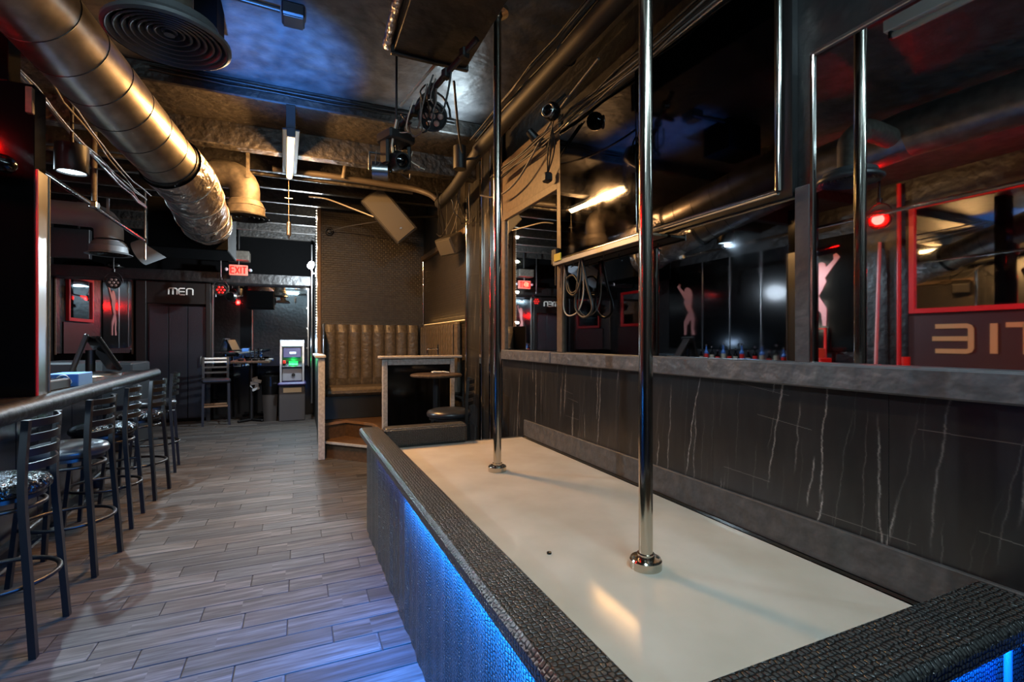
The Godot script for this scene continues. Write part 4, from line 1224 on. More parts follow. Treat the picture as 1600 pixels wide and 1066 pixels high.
	for e in [P(0.0, 3.3, 0.65), P(0.07, 3.3, 1.83)]:
		part("end_cap", M.new().boxt(Transform3D(Basis(), e + Vector3(0, 0.01, 0)), Vector3(0.05, 0.06, 0.02), 0.004), mats.black_plastic, ft)
	# conduits and boxes on the ceiling
	var jb := thing("junction_box", "black junction box on the ceiling above the aisle", "junction box", P(-0.04, 3.38, 3.26))
	part("box", M.new().box(-0.1, 0.03, 3.36, CEIL - 0.001, 3.2, 3.34, 0.01), mats.black_plastic, jb)
	part("cover", M.new().box(-0.09, 0.02, 3.352, 3.36, 3.21, 3.33, 0.002), mats.black_plastic, jb)
	single("conduit", M.new().cyl(P(-0.11, 3.41, 3.27), P(-0.8, 3.41, 3.22), 0.016, -1, 10), mats.black_iron, "black conduit leading to the ceiling junction box", "conduit")
	for i in 2:
		single("stapled_cable", M.new().tube(sag(P(-1.0, 3.405 - i * 0.03, 4.285), P(1.3, 3.41 - i * 0.03, 4.285), 0.012, 14, 0.004), 0.007, 6), mats.cable_black, ["upper black cable along the ceiling beam", "lower black cable along the ceiling beam"][i], "cable", "cables on the beam")
	single("pipe_run", M.new().tube(smooth_path(V3([[-0.25, 3.14, 5.46], [0.3, 3.14, 5.46], [0.9, 3.12, 5.46], [1.15, 3.1, 5.42], [1.32, 3.04, 5.34], [1.4, 2.98, 5.31]])), 0.032, 12), mats.pipe_tan, "tan pipe crossing under the beams and bending to the pillar", "pipe")
	single("pipe_run", M.new().cyl(P(-2.6, 3.12, 5.62), P(1.2, 3.12, 5.62), 0.022, -1, 10), mats.beam_paint, "thin dark pipe crossing behind the strip lamp", "pipe")
	single("conduit_stub", M.new().cyl(P(0.42, 3.11, 5.4), P(0.44, 3.24, 5.38), 0.022, -1, 10), mats.dusty_duct, "short conduit stub standing on the tan pipe", "conduit")
	single("clear_tube", M.new().cyl(P(-1.6, 2.36, 3.25), P(-1.37, 2.3, 3.3), 0.045, -1, 20).ball(P(-1.37, 2.3, 3.3), Vector3(0.045, 0.045, 0.045)), mats.black_gloss, "rounded shiny tube end at the left edge beside the pillar", "tube")
	# over the bar: glass rail, post, conduits, can lamps
	var gr := thing("hanging_rail", "chrome rail hanging over the bar on a steel post", "rail", P(-1.7, 2.63, 5.4))
	part("rail_tube", M.new().cyl(P(-1.66, 2.63, 0.8), P(-1.74, 2.63, 7.3), 0.02, -1, 12), mats.chrome, gr)
	part("post", M.new().cyl(P(-1.7, 2.63, 5.54), P(-1.7, CEIL, 5.54), 0.022, -1, 12), mats.dusty_duct, gr)
	part("post", M.new().cyl(P(-1.74, 2.4, 7.28), P(-1.74, CEIL, 7.28), 0.012, -1, 10), mats.brushed, gr)
	part("clamp", M.new().box(-1.73, -1.67, 2.6, 2.66, 5.5, 5.58, 0.008), mats.brushed, gr)
	part("clamp", M.new().box(-1.76, -1.7, 2.6, 2.66, 7.25, 7.31, 0.008), mats.brushed, gr)
	for i in 5:
		var x := -1.62 + i * 0.055
		single("bar_conduit", M.new().tube(sag(P(x, 3.12 - (i % 3) * 0.06, 3.7), P(x - 0.1, 3.05 - (i % 2) * 0.08, 7.2), 0.03 + 0.02 * i, 12, 0.012), 0.012 if i < 2 else 0.006, 8), mats.brushed if i < 2 else mats.cable_grey, ["steel conduit over the bar, outermost", "steel conduit over the bar, second from outside", "grey cable over the bar, nearest the conduits", "grey cable over the bar, middle one", "grey cable over the bar, nearest the duct"][i], "conduit", "lines over the bar")
	for a in [[4.62, "can lamp hanging over the bar beside the steel post", -1.55, 2.65, 12.0, 42.0], [5.6, "can lamp over the back bar, left of the frame", -2.65, 2.9, 7.0, 75.0]]:
		var c := thing("can_lamp", "black %s" % a[1], "can lamp", P(a[2], a[3], a[0]), 0.0, "can lamps")
		obj("can", M.new().lathe(Transform3D(), [[0.085, 0.012], [0.085, 0.0], [0.1, 0.0], [0.1, 0.2], [0.0, 0.2]], 28), mats.black_plastic, c)
		obj("lamp_disc", M.new().lathe(Transform3D(), [[0.0, 0.012], [0.085, 0.012]], 24), mats.lamp_cool, c)
		obj("stem", M.new().cyl(Vector3(0, 0.2, 0), Vector3(0, CEIL - a[3], 0), 0.012, -1, 8), mats.black_plastic, c)
		spot("can_lamp_beam", P(a[2], a[3] - 0.01, a[0]), P(a[2] + 0.25, 0, a[0] - 0.6), Color(0.82, 0.93, 1.0), a[4], a[5], 0.03, 0.3)

func elbow_diffuser(label: String, at: Vector3, away: Vector3, m: Material, k: float) -> void:
	var t := thing("elbow_duct", label, "air duct", at, 0.0, "elbow ducts")
	obj("rim", M.new().lathe(Transform3D(), [[0.17 * k, 0.02], [0.21 * k, 0.0], [0.214 * k, 0.006], [0.175 * k, 0.03]], 32), mats.black_iron if k < 1.1 else m, t)
	obj("vanes", diffuser_rings(0.165 * k, 4), mats.black_plastic, t)
	obj("collar", M.new().lathe(Transform3D(), [[0.175 * k, 0.03], [0.175 * k, 0.1], [0.178 * k, 0.105], [0.17 * k, 0.115], [0.15 * k, 0.16], [0.135 * k, 0.17], [0.135 * k, 0.18]], 32), m, t)
	var b := away.normalized()
	var pts := PackedVector3Array([Vector3(0, 0.17 * k, 0), Vector3(0, 0.24 * k, 0)])
	for i in 7:
		var a := PI / 2 * i / 6.0
		pts.append(Vector3(0, 0.26 * k, 0) + b * 0.16 * k * (1.0 - cos(a)) + Vector3.UP * 0.16 * k * sin(a))
	pts.append(pts[pts.size() - 1] + b * 0.12)
	obj("elbow", M.new().tube(pts, 0.13 * k, 28, false), m, t)
	obj("branch", M.new().cyl(pts[pts.size() - 1] - b * 0.02, pts[pts.size() - 1] + b * 0.45, 0.125 * k, -1, 28), mats.galvanised if k < 1.1 else m, t)
	obj("strap", M.new().box(0.02, 0.05, 0.36 * k, CEIL - at.y - 0.04, -0.14 * k, -0.13 * k), m, t)

func par_can(label: String, at: Vector3, to: Vector3, lens: Material, cat_group: String, hang := 0.0) -> Node3D:
	var t := thing("par_lamp", label, "stage lamp", at, 0.0, cat_group)
	var n := (to - at).normalized()
	var b := Basis.looking_at(-n, Vector3.UP)      # local z points along n
	var lb := Transform3D(b * Basis(Vector3.RIGHT, PI / 2), Vector3.ZERO)   # local y along n
	obj("housing", M.new().lathe(lb, [[0.0, -0.12], [0.06, -0.12], [0.085, -0.06], [0.092, 0.0], [0.095, 0.02], [0.085, 0.022], [0.083, 0.005], [0.0, 0.004]], 28), mats.black_iron, t)
	for k in 7:
		var a := TAU * k / 6.0
		var off := Vector3.ZERO if k == 6 else Vector3(cos(a) * 0.05, 0, sin(a) * 0.05)
		obj("lens", M.new().lathe(lb.translated_local(off), [[0.02, 0.005], [0.019, 0.014], [0.012, 0.018], [0.0, 0.019]], 14, true), lens, t)
	var yk := PackedVector3Array()
	for i in 11:
		var a := PI * i / 10.0
		yk.append(Vector3(b.x.x * cos(a) * 0.115, 0.16 * sin(a), b.x.z * cos(a) * 0.115))
	obj("yoke", M.new().tube(yk, 0.007, 6), mats.black_iron, t)
	obj("clamp", M.new().boxt(Transform3D(Basis(), Vector3(0, 0.185, 0)), Vector3(0.04, 0.05, 0.04), 0.006), mats.black_iron, t)
	if hang > 0.0:
		obj("stem", M.new().cyl(Vector3(0, 0.2, 0), Vector3(0, hang - at.y, 0), 0.01, -1, 8), mats.black_iron, t)
	return t

func rig() -> void:
	# slanting rig pipe with lamps
	var p0 := P(0.92, 3.11, 2.6)
	var p1 := P(0.56, 2.78, 3.42)
	var rp := thing("rig_pipe", "slanting black lighting pipe with clamps above the stage", "pipe", p0.lerp(p1, 0.5))
	part("pipe", M.new().cyl(p0, p1, 0.018, -1, 10), mats.black_iron, rp)
	part("hanger_rod", M.new().cyl(P(0.8, 3.17, 3.02), P(0.62, 2.98, 3.3), 0.009, -1, 8), mats.cable_white, rp)
	part("hanger_rod", M.new().cyl(P(0.6, 2.84, 3.32), P(0.6, CEIL, 3.32), 0.008, -1, 8), mats.black_iron, rp)
	for i in 5:
		var c := p0.lerp(p1, 0.12 + i * 0.18)
		part("clamp", M.new().boxt(Transform3D(Basis(Vector3.UP, 0.4), c), Vector3(0.05, 0.06, 0.05), 0.008), mats.black_plastic, rp)
	var pc := par_can("round seven lens stage lamp on the slanting pipe", P(0.797, 2.87, 3.12), P(0.1, 1.5, 0.4), mats.par_lens, "stage lamps")
	# moving head: base, yoke, head
	var mh := thing("moving_head_lamp", "black moving head lamp hanging from the pipe end", "stage lamp", P(0.6, 2.6, 3.34), 0.0, "stage lamps")
	obj("base", M.new().boxt(Transform3D(Basis(Vector3.UP, 0.4), Vector3(0, 0.17, 0)), Vector3(0.2, 0.07, 0.18), 0.012), mats.black_plastic, mh)
	for s in [-1.0, 1.0]:
		obj("yoke_arm", M.new().boxt(Transform3D(Basis(Vector3.UP, 0.4), Basis(Vector3.UP, 0.4) * Vector3(s * 0.085, 0.06, 0)), Vector3(0.03, 0.17, 0.09), 0.012), mats.black_plastic, mh)
	obj("head", M.new().lathe(Transform3D(Basis(Vector3.UP, 0.3) * Basis(Vector3.RIGHT, PI / 2 + 0.25), Vector3(0, 0.02, 0)), [[0.0, -0.11], [0.05, -0.11], [0.068, -0.05], [0.068, 0.03], [0.055, 0.1], [0.045, 0.1], [0.042, 0.085], [0.0, 0.085]], 22), mats.black_plastic, mh)
	obj("lens", M.new().lathe(Transform3D(Basis(Vector3.UP, 0.3) * Basis(Vector3.RIGHT, PI / 2 + 0.25), Vector3(0, 0.02, 0)), [[0.041, 0.087], [0.03, 0.097], [0.0, 0.1]], 18, true), mats.black_gloss, mh)
	mh = thing("mirror_ball_lamp", "small steel scanner drum beside the moving head lamp", "stage lamp", P(0.5, 2.55, 3.38), 0.0, "stage lamps")
	obj("drum", M.new().cyl(Vector3(-0.05, 0, 0), Vector3(0.05, 0, 0.02), 0.06, -1, 20), mats.brushed, mh)
	obj("bracket", M.new().tube(PackedVector3Array([Vector3(-0.07, 0, 0), Vector3(-0.07, 0.12, 0), Vector3(0.07, 0.12, 0), Vector3(0.07, 0, 0)]), 0.008, 6), mats.black_iron, mh)
	# tangled cables round the pipe
	for i in 12:
		var f := rng.randf()
		var g := clampf(f + rng.randf_range(-0.35, 0.35), 0.0, 1.1)
		var a := p0.lerp(p1, f) + Vector3(rng.randf_range(-0.04, 0.04), 0.03, 0.0)
		var b := p0.lerp(p1, g) + Vector3(rng.randf_range(-0.05, 0.05), 0.02, rng.randf_range(-0.06, 0.06))
		single("rig_cable", M.new().tube(smooth_path(sag(a, b, rng.randf_range(0.05, 0.24), 5, 0.03), 3), rng.randf_range(0.004, 0.007), 6), [mats.cable_black, mats.cable_black, mats.cable_grey, mats.cable_white][i % 4], ["loose black cable looped round the slanting lighting pipe", "loose black cable looped round the slanting lighting pipe", "loose grey cable looped round the slanting lighting pipe", "loose white cable looped round the slanting lighting pipe"][i % 4], "cable", "cables round the lighting pipe")
	for i in 6:
		var a := P(0.56 + rng.randf_range(-0.12, 0.12), 2.8, 3.38)
		single("rig_cable", M.new().tube(smooth_path(sag(a, a + Vector3(rng.randf_range(-0.1, 0.18), rng.randf_range(-0.22, 0.05), rng.randf_range(-0.1, 0.1)), rng.randf_range(0.06, 0.15), 5, 0.02), 3), 0.004, 6), [mats.cable_white, mats.cable_grey][i % 2], ["loose white cable dangling round the moving head lamp", "loose grey cable dangling round the moving head lamp"][i % 2], "cable", "cables round the moving head")
	single("rig_cable", M.new().tube(smooth_path(sag(P(0.9, 3.05, 2.98), P(1.25, 2.98, 3.9), 0.08, 8)), 0.008, 6), mats.cable_black, "black cable sagging from the lamp to the wall pipe", "cable")
	# pipe along the wall under the ceiling, with cables tied on
	var wp := thing("wall_pipe", "thick black pipe along the right wall under the ceiling", "pipe", P(1.5, 3.15, 2.0))
	part("pipe", M.new().cyl(P(1.5, 3.19, -1.0), P(1.49, 3.13, 4.17), 0.062, -1, 20), mats.pipe_black, wp)
	part("pipe", M.new().tube(smooth_path(V3([[1.49, 3.13, 4.14], [1.47, 3.06, 4.4], [1.45, 2.97, 4.8], [1.43, 2.93, 5.3]])), 0.055, 16), mats.pipe_black, wp)
	for d in [0.6, 1.6, 2.6, 3.6]:
		part("pipe_clip", M.new().tube(ring_pts(P(1.5, 3.155, d), Vector3(0, 0, 1), 0.065, 20), 0.007, 6, false), mats.black_plastic, wp)
	for i in 9:
		var o := Vector3(-0.075 + 0.018 * i, 0.085 + 0.016 * (i % 3), 0)
		single("tied_cable", M.new().tube(smooth_path(sag(P(1.5, 3.18, 0.4) + o, P(1.48, 3.12, 4.15) + o, 0.0, 12, 0.011), 2), [0.006, 0.009, 0.007][i % 3], 6), [mats.cable_black, mats.cable_grey, mats.dusty_duct][i % 3], ["black cable tied along the thick wall pipe", "grey cable tied along the thick wall pipe", "tan cable tied along the thick wall pipe"][i % 3], "cable", "cables on the wall pipe")
	for i in 4:
		single("wall_cable", M.new().tube(smooth_path(sag(P(1.66, 2.9 + i * 0.02, 0.9), P(1.64 - 0.02 * i, 2.84 + i * 0.012, 4.1), 0.01, 14, 0.01), 2), 0.006 + 0.002 * (i % 2), 6), [mats.cable_grey, mats.cable_black][i % 2], ["grey cable along the top of the dark glass panel", "black cable along the top of the dark glass panel"][i % 2], "cable", "cables above the glass panel")
	single("wall_cable", M.new().tube(smooth_path(V3([[1.6, 3.05, 2.4], [1.62, 2.95, 3.0], [1.63, 2.72, 3.6], [1.6, 2.68, 4.0], [1.5, 2.72, 4.15]])), 0.009, 8), mats.cable_grey, "grey cable drooping from pipe to pillar over the wood panel", "cable")
	# small lamps on the wall
	var bl := thing("ball_lamp", "round black lamp on the wall above the brown upright", "lamp", P(1.5, 2.89, 2.79), 0.0, "small wall lamps")
	obj("shell", M.new().ball(Vector3.ZERO, Vector3(0.06, 0.06, 0.06)), mats.black_gloss, bl)
	obj("arm", M.new().cyl(Vector3(0.02, 0.05, 0), Vector3(0.1, 0.13, 0), 0.01, -1, 8), mats.black_iron, bl)
	obj("lens_ring", M.new().tube(ring_pts(Vector3(-0.045, -0.01, 0.03), Vector3(-1, 0, 0.6), 0.04, 18), 0.007, 6, false), mats.brushed, bl)
	bl = thing("wall_spot", "small clip-on spot lamp on the wood panel", "lamp", P(1.62, 2.92, 3.28), 0.0, "small wall lamps")
	obj("head", M.new().cyl(Vector3(-0.05, 0.05, 0.0), Vector3(0.02, -0.03, 0.02), 0.028, 0.04, 14), mats.black_plastic, bl)
	obj("mount", M.new().boxt(Transform3D(Basis(), Vector3(0.05, -0.02, 0)), Vector3(0.08, 0.05, 0.07), 0.008), mats.black_plastic, bl)
	# canister lamp on the wall pipe, shining up
	var cl := thing("canister_lamp", "black canister uplight at the end of the wall pipe", "lamp", P(1.3, 2.92, 4.13), 0.0, "small wall lamps")
	obj("can", M.new().lathe(Transform3D(), [[0.0, 0.0], [0.058, 0.0], [0.058, 0.2], [0.05, 0.2], [0.05, 0.185]], 22), mats.black_plastic, cl)
	obj("lamp_disc", M.new().lathe(Transform3D(), [[0.05, 0.184], [0.0, 0.184]], 18), mats.lamp_cool, cl)
	obj("bracket", M.new().tube(PackedVector3Array([Vector3(0.06, 0.1, 0), Vector3(0.15, 0.12, 0.0), Vector3(0.24, 0.2, 0.0)]), 0.012, 8), mats.black_iron, cl)
	spot("canister_beam", P(1.3, 3.13, 4.13), P(1.1, CEIL, 4.1), Color(0.85, 0.95, 1.0), 0.8, 80.0, 0.05, 1.0)
	# hanging power plug and cable loops
	var hp := thing("hanging_plug", "black plug hanging on cables before the brown upright", "plug", P(1.66, 2.35, 3.02))
	part("plug_body", M.new().box(1.63, 1.69, 2.56, 2.63, 3.12, 3.19, 0.012), mats.black_plastic, hp)
	for i in 3:
		part("cord", M.new().tube(smooth_path(V3([[1.55, 2.9, 2.84 + i * 0.03], [1.6 + i * 0.015, 2.75, 3.03 - i * 0.02], [1.66, 2.62, 3.15]])), 0.005, 6), mats.cable_black, hp)
	var hb := thing("hanging_transformer", "black power brick on the upright beside the shelf rail", "power brick", P(1.67, 1.95, 3.06))
	part("brick", M.new().box(1.66, 1.706, 1.94, 2.06, 3.02, 3.1, 0.01), mats.black_plastic, hb)
	part("cord", M.new().tube(V3([[1.68, 1.94, 3.06], [1.685, 1.8, 3.07]]), 0.008, 6), mats.cable_black, hb)
	var loops := [
		["white cable loop hanging under the shelf rail", mats.cable_white, 0.0045, [[1.66, 1.92, 2.9], [1.665, 1.75, 2.92], [1.665, 1.62, 2.92], [1.66, 1.57, 2.84], [1.66, 1.6, 2.72], [1.66, 1.72, 2.66], [1.66, 1.92, 2.68]]],
		["coiled black cable hanging under the shelf rail", mats.cable_black, 0.007, [[1.66, 1.92, 2.9], [1.66, 1.8, 2.86], [1.655, 1.72, 2.8], [1.65, 1.75, 2.7], [1.65, 1.83, 2.76], [1.655, 1.82, 2.86], [1.65, 1.74, 2.84], [1.64, 1.7, 2.74], [1.65, 1.78, 2.68], [1.66, 1.92, 2.68]]],
		["long black cable loop nearest the pole under the shelf rail", mats.cable_black, 0.009, [[1.65, 1.92, 2.68], [1.65, 1.75, 2.72], [1.65, 1.62, 2.74], [1.65, 1.55, 2.64], [1.65, 1.6, 2.54], [1.65, 1.75, 2.6], [1.65, 1.92, 2.66]]],
	]
	for l in loops:
		single("cable_loop", M.new().tube(smooth_path(V3(l[3]), 6), l[2], 7), l[1], l[0], "cable", "cables under the shelf rail")

# ---------------------------------------------------------------- far end of the hall
func far_things() -> void:
	# speakers
	var sp := thing("loudspeaker", "big loudspeaker tilted high in the booth corner", "loudspeaker", P(1.0, 2.93, 6.0))
	var b := Basis(Vector3.UP, deg_to_rad(-10)) * Basis(Vector3.RIGHT, deg_to_rad(10)) * Basis(Vector3.BACK, deg_to_rad(42))
	var tf := Transform3D(b, Vector3.ZERO)
	obj("cabinet", M.new().boxt(tf.translated_local(Vector3(0, 0, -0.13)), Vector3(0.32, 0.66, 0.26), 0.012), mats.speaker_box, sp)
	obj("grille", M.new().boxt(tf.translated_local(Vector3(0.0, 0, 0.006)), Vector3(0.28, 0.62, 0.02), 0.008), mats.speaker_grille, sp)
	obj("badge", M.new().boxt(tf.translated_local(Vector3(0, -0.2, 0.018)), Vector3(0.03, 0.02, 0.006), 0.002), mats.brushed, sp)
	obj("wall_arm", M.new().tube(PackedVector3Array([b * Vector3(0, 0, -0.25), Vector3(0.4, 0.1, -0.35), Vector3(0.72, 0.15, -0.4)]), 0.018, 8), mats.black_iron, sp)
	var s2 := thing("loudspeaker", "small dark speaker under the rail of the right booth wall", "loudspeaker", P(1.58, 2.5, 5.35))
	obj("cabinet", M.new().boxt(Transform3D(Basis(Vector3.UP, 0.4) * Basis(Vector3.BACK, 0.5), Vector3.ZERO), Vector3(0.2, 0.2, 0.28), 0.01), mats.speaker_box, s2)
	obj("grille", M.new().boxt(Transform3D(Basis(Vector3.UP, 0.4) * Basis(Vector3.BACK, 0.5), Vector3.ZERO).translated_local(Vector3(-0.1, 0, 0)), Vector3(0.014, 0.17, 0.25), 0.004), mats.speaker_grille, s2)
	single("wall_reel", M.new().tube(ring_pts(P(0.38, 2.93, 7.24), Vector3(0, 0, 1), 0.045, 20), 0.012, 8, false).cyl(P(0.38, 2.93, 7.28), P(0.38, 2.93, 7.23), 0.02, -1, 12), mats.black_iron, "small round bracket high on the booth wall", "bracket")
	single("speaker_cable", M.new().tube(smooth_path(V3([[0.1, 3.1, 6.2], [0.3, 3.08, 6.15], [0.6, 2.98, 6.1], [0.82, 2.9, 6.05]])), 0.009, 6), mats.cable_white, "pale cable running to the tilted loudspeaker", "cable")
	single("speaker_cable", M.new().tube(smooth_path(V3([[0.38, 2.93, 7.22], [0.6, 2.95, 6.9], [0.95, 2.93, 6.35]])), 0.005, 6), mats.cable_grey, "thin cable from round bracket to loudspeaker", "cable")
	for i in 7:
		single("booth_cable", M.new().tube(smooth_path(sag(P(1.3 + rng.randf() * 0.3, 3.0, 4.6 + rng.randf() * 0.6), P(1.68, 2.45 + rng.randf() * 0.45, 4.8 + rng.randf() * 1.8), rng.randf_range(0.02, 0.2), 6, 0.02), 2), 0.006, 6), [mats.cable_black, mats.cable_grey][i % 2], ["black cable dangling over the right booth wall", "grey cable dangling over the right booth wall"][i % 2], "cable", "cables over the booth")
	# LED dots up the end of the booth wall
	var ls := thing("led_strip", "upright strip of white light dots on the booth wall edge", "light strip", P(0.215, 1.5, 7.27))
	part("backing", M.new().box(0.219, 0.2245, 1.45, 3.25, 7.25, 7.3, 0.001), mats.letter_white, ls)
	var dot := M.new().ball(Vector3.ZERO, Vector3(0.006, 0.009, 0.009), 8, 5).mesh()
	for i in 46:
		var o := MeshInstance3D.new()
		o.name = "led"
		o.mesh = dot
		o.material_override = mats.led_white
		ls.add_child(o, true)
		o.position = Vector3(0.0, i * 0.038, 0.0)
	for y in [1.7, 2.2, 2.7, 3.1]:
		omni("led_strip_glow", P(0.19, y, 7.26), Color(1.0, 0.95, 0.85), 0.06, 0.02)
	# bare bright lamp on the passage wall
	var sl := thing("flood_lamp", "dazzling white flood lamp high in the far passage", "lamp", P(0.16, 2.6, 8.4))
	part("lamp_bulb", M.new().ball(P(0.16, 2.6, 8.4), Vector3(0.05, 0.05, 0.05)), mats.star_glow, sl)
	part("lamp_bulb", M.new().ball(P(0.17, 2.6, 8.2), Vector3(0.045, 0.045, 0.045)), mats.star_glow, sl)
	part("arm", M.new().tube(V3([[0.25, 2.5, 8.45], [0.2, 2.48, 8.45], [0.165, 2.56, 8.42]]), 0.01, 8), mats.letter_white, sl)
	part("back_plate", M.new().box(0.235, 0.249, 2.44, 2.56, 8.39, 8.51, 0.004), mats.letter_white, sl)
	omni("flood_lamp_glow", P(0.16, 2.6, 8.4), Color(0.9, 0.96, 1.0), 7.0, 0.03)
	# cash machine
	var a := thing("cash_machine", "grey cash machine with lit top against the back wall", "cash machine", P(-0.12, 0, 9.6))
	part("cabinet", M.new().box(-0.33, 0.09, 0.0, 0.62, 9.35, 9.85, 0.012), mats.atm_grey, a)
	part("tray_ledge", M.new().box(-0.345, 0.105, 0.62, 0.68, 9.27, 9.85, 0.025), mats.atm_violet, a)
	part("upper_body", M.new().box(-0.3, 0.06, 0.68, 1.42, 9.5, 9.85, 0.015), mats.atm_grey, a)
	for x in [-0.315, 0.045]:
		part("side_cheek", M.new().prism(Transform3D(Basis(Vector3(0, 0, -1), Vector3.UP, Vector3.RIGHT), Vector3(x + 0.015, 0, 0)), V2([[9.38, 0.68], [9.4, 1.0], [9.48, 1.36], [9.5, 1.42], [9.6, 1.42], [9.6, 0.68]]), 0.03), mats.atm_silver, a)
	part("lit_header", M.new().boxt(Transform3D(Basis(Vector3.RIGHT, -0.2), P(-0.12, 1.36, 9.48)), Vector3(0.33, 0.1, 0.03), 0.006), mats.atm_light, a)
	var scr := part("screen", M.new().boxt(Transform3D(Basis(Vector3.RIGHT, -0.25), P(-0.12, 1.19, 9.475)), Vector3(0.28, 0.17, 0.02), 0.004), mats.atm_screen, a)
	obj("screen_mark", M.new().boxt(Transform3D(Basis(Vector3.RIGHT, -0.25), P(-0.11, 1.19, 9.462)), Vector3(0.1, 0.035, 0.004)), mats.atm_screen_mark, scr)
	part("keypad_shelf", M.new().boxt(Transform3D(Basis(Vector3.RIGHT, 0.6), P(-0.12, 0.99, 9.45)), Vector3(0.33, 0.02, 0.18), 0.004), mats.black_plastic, a)
	part("keypad_light", M.new().boxt(Transform3D(Basis(Vector3.RIGHT, 0.6), P(-0.1, 1.005, 9.44)), Vector3(0.15, 0.012, 0.12), 0.003), mats.atm_green, a)
	part("card_slot", M.new().box(-0.27, -0.22, 1.0, 1.06, 9.4, 9.44, 0.004), mats.box_red, a)
	part("front_plate", M.new().box(-0.28, 0.04, 0.69, 0.93, 9.44, 9.5, 0.012), mats.atm_silver, a)
	part("lock", M.new().cyl(P(-0.1, 0.8, 9.44), P(-0.1, 0.8, 9.42), 0.03, -1, 16), mats.black_plastic, a)
	part("notice", M.new().box(-0.26, 0.03, 0.5, 0.58, 9.346, 9.35), mats.paper, a)
	area("cash_machine_glow", P(-0.12, 1.36, 9.44), P(-0.12, 1.2, 8.5), Vector2(0.3, 0.08), Color(0.75, 0.87, 1.0), 1.0)
	omni("keypad_glow", P(-0.1, 1.06, 9.4), Color(0.1, 1.0, 0.45), 0.05, 0.02)
	# bin with black bag and a crumpled clear bag beside
	var bn := thing("waste_bin", "dark grey waste bin with black bag beside the cash machine", "bin", P(-0.45, 0, 9.5))
	part("bin_body", M.new().lathe(Transform3D(Basis(Vector3.UP, PI / 4), P(-0.47, 0, 9.55)), [[0.0, 0.0], [0.14, 0.0], [0.175, 0.6], [0.165, 0.6], [0.0, 0.58]], 4), mats.bin_grey, bn)
	part("bin_bag", M.new().lathe(Transform3D(Basis(Vector3.UP, PI / 4), P(-0.47, 0, 9.55)), [[0.178, 0.47], [0.184, 0.61], [0.18, 0.78], [0.16, 0.8], [0.1, 0.74], [0.0, 0.7]], 4), mats.bin_bag, bn)
	var cb := thing("clear_bag", "crumpled clear plastic bag hung beside the waste bin", "bag", P(-0.72, 0.5, 9.6))
	for i in 6:
		obj("fold", M.new().boxt(Transform3D(Basis(Vector3(rng.randf_range(-1, 1), 1, rng.randf_range(-1, 1)).normalized(), rng.randf() * 3.0), Vector3(rng.randf_range(-0.05, 0.05), 0.06 + i * 0.035, rng.randf_range(-0.03, 0.03))), Vector3(0.12, 0.06, 0.006), 0.002), mats.bag_clear, cb)
	# high table by the back wall with clutter
	var tb := thing("high_table", "dark square high table by the back wall mirror", "table", P(-0.77, 0, 9.64), 0.0, "high tables")
	obj("table_top", M.new().boxt(Transform3D(Basis(), Vector3(0, 1.04, 0)), Vector3(0.6, 0.04, 0.6), 0.008), mats.worn_tabletop, tb)
	obj("column", M.new().cyl(Vector3(0, 0.04, 0), Vector3(0, 1.02, 0), 0.04, -1, 14), mats.black_iron, tb)
	for k in 4:
		obj("foot", M.new().boxt(Transform3D(Basis(Vector3.UP, k * PI / 2 + PI / 4), Basis(Vector3.UP, k * PI / 2 + PI / 4) * Vector3(0.13, 0.025, 0)), Vector3(0.28, 0.035, 0.05), 0.01), mats.black_iron, tb)
	for i in 4:
		var g := thing("ashtray", "small black glass dish on the far high table", "dish", P(-0.92 + i * 0.11, 1.061, 9.45 + 0.06 * (i % 2)), 0.0, "dishes on the far table")
		obj("bowl", M.new().lathe(Transform3D(), [[0.0, 0.0], [0.04, 0.0], [0.05, 0.03], [0.044, 0.03], [0.036, 0.008], [0.0, 0.008]], 16), mats.black_gloss, g)
	var st := thing("condiment_rack", "black wire rack standing on the far high table", "rack", P(-0.72, 1.061, 9.62))
	for i in 3:
		obj("hoop", M.new().tube(ring_pts(Vector3(0, 0.03 + i * 0.07, 0), Vector3.UP, 0.07, 16), 0.006, 6, false), mats.black_iron, st)
	for k in 4:
		var an := TAU * k / 4
		obj("upright", M.new().cyl(Vector3(cos(an) * 0.07, 0.0, sin(an) * 0.07), Vector3(cos(an) * 0.07, 0.2, sin(an) * 0.07), 0.006, -1, 6), mats.black_iron, st)
	# exit sign under a brown box
	var ex := thing("exit_sign", "lit red EXIT sign above the far soffit", "sign", P(-0.95, 2.5, 9.4))
	part("sign_case", M.new().box(-1.09, -0.81, 2.515, 2.69, 9.4, 9.46, 0.008), mats.exit_face, ex)
	var y0 := 2.545
	var y1 := 2.655
	var d := 9.395
	var w := 0.016
	var L := [[[[-1.06, y1], [-1.06, y0]], [[-1.06, y1], [-1.01, y1]], [[-1.06, 2.6], [-1.015, 2.6]], [[-1.06, y0], [-1.01, y0]]],
		[[[-0.99, y1], [-0.935, y0]], [[-0.935, y1], [-0.99, y0]]],
		[[[-0.91, y1], [-0.91, y0]]],
		[[[-0.885, y1], [-0.83, y1]], [[-0.857, y1], [-0.857, y0]]]]
	for gl in L:
		var m := M.new()
		for s in gl:
			m.ribbon(V3([[s[0][0], s[0][1], d], [s[1][0], s[1][1], d]]), Vector3.BACK, 0.006, w)
		part("letter", m, mats.exit_red, ex)
	for x in [-1.13, -0.77]:
		part("lamp_head", M.new().ball(P(x, 2.61, 9.42), Vector3(0.03, 0.03, 0.03)), mats.bag_clear, ex)
	part("stem", M.new().cyl(P(-0.95, 2.69, 9.43), P(-0.95, 2.76, 9.43), 0.015, -1, 8), mats.black_iron, ex)
	omni("exit_sign_glow", P(-0.95, 2.6, 9.33), Color(1.0, 0.1, 0.06), 0.12, 0.05)
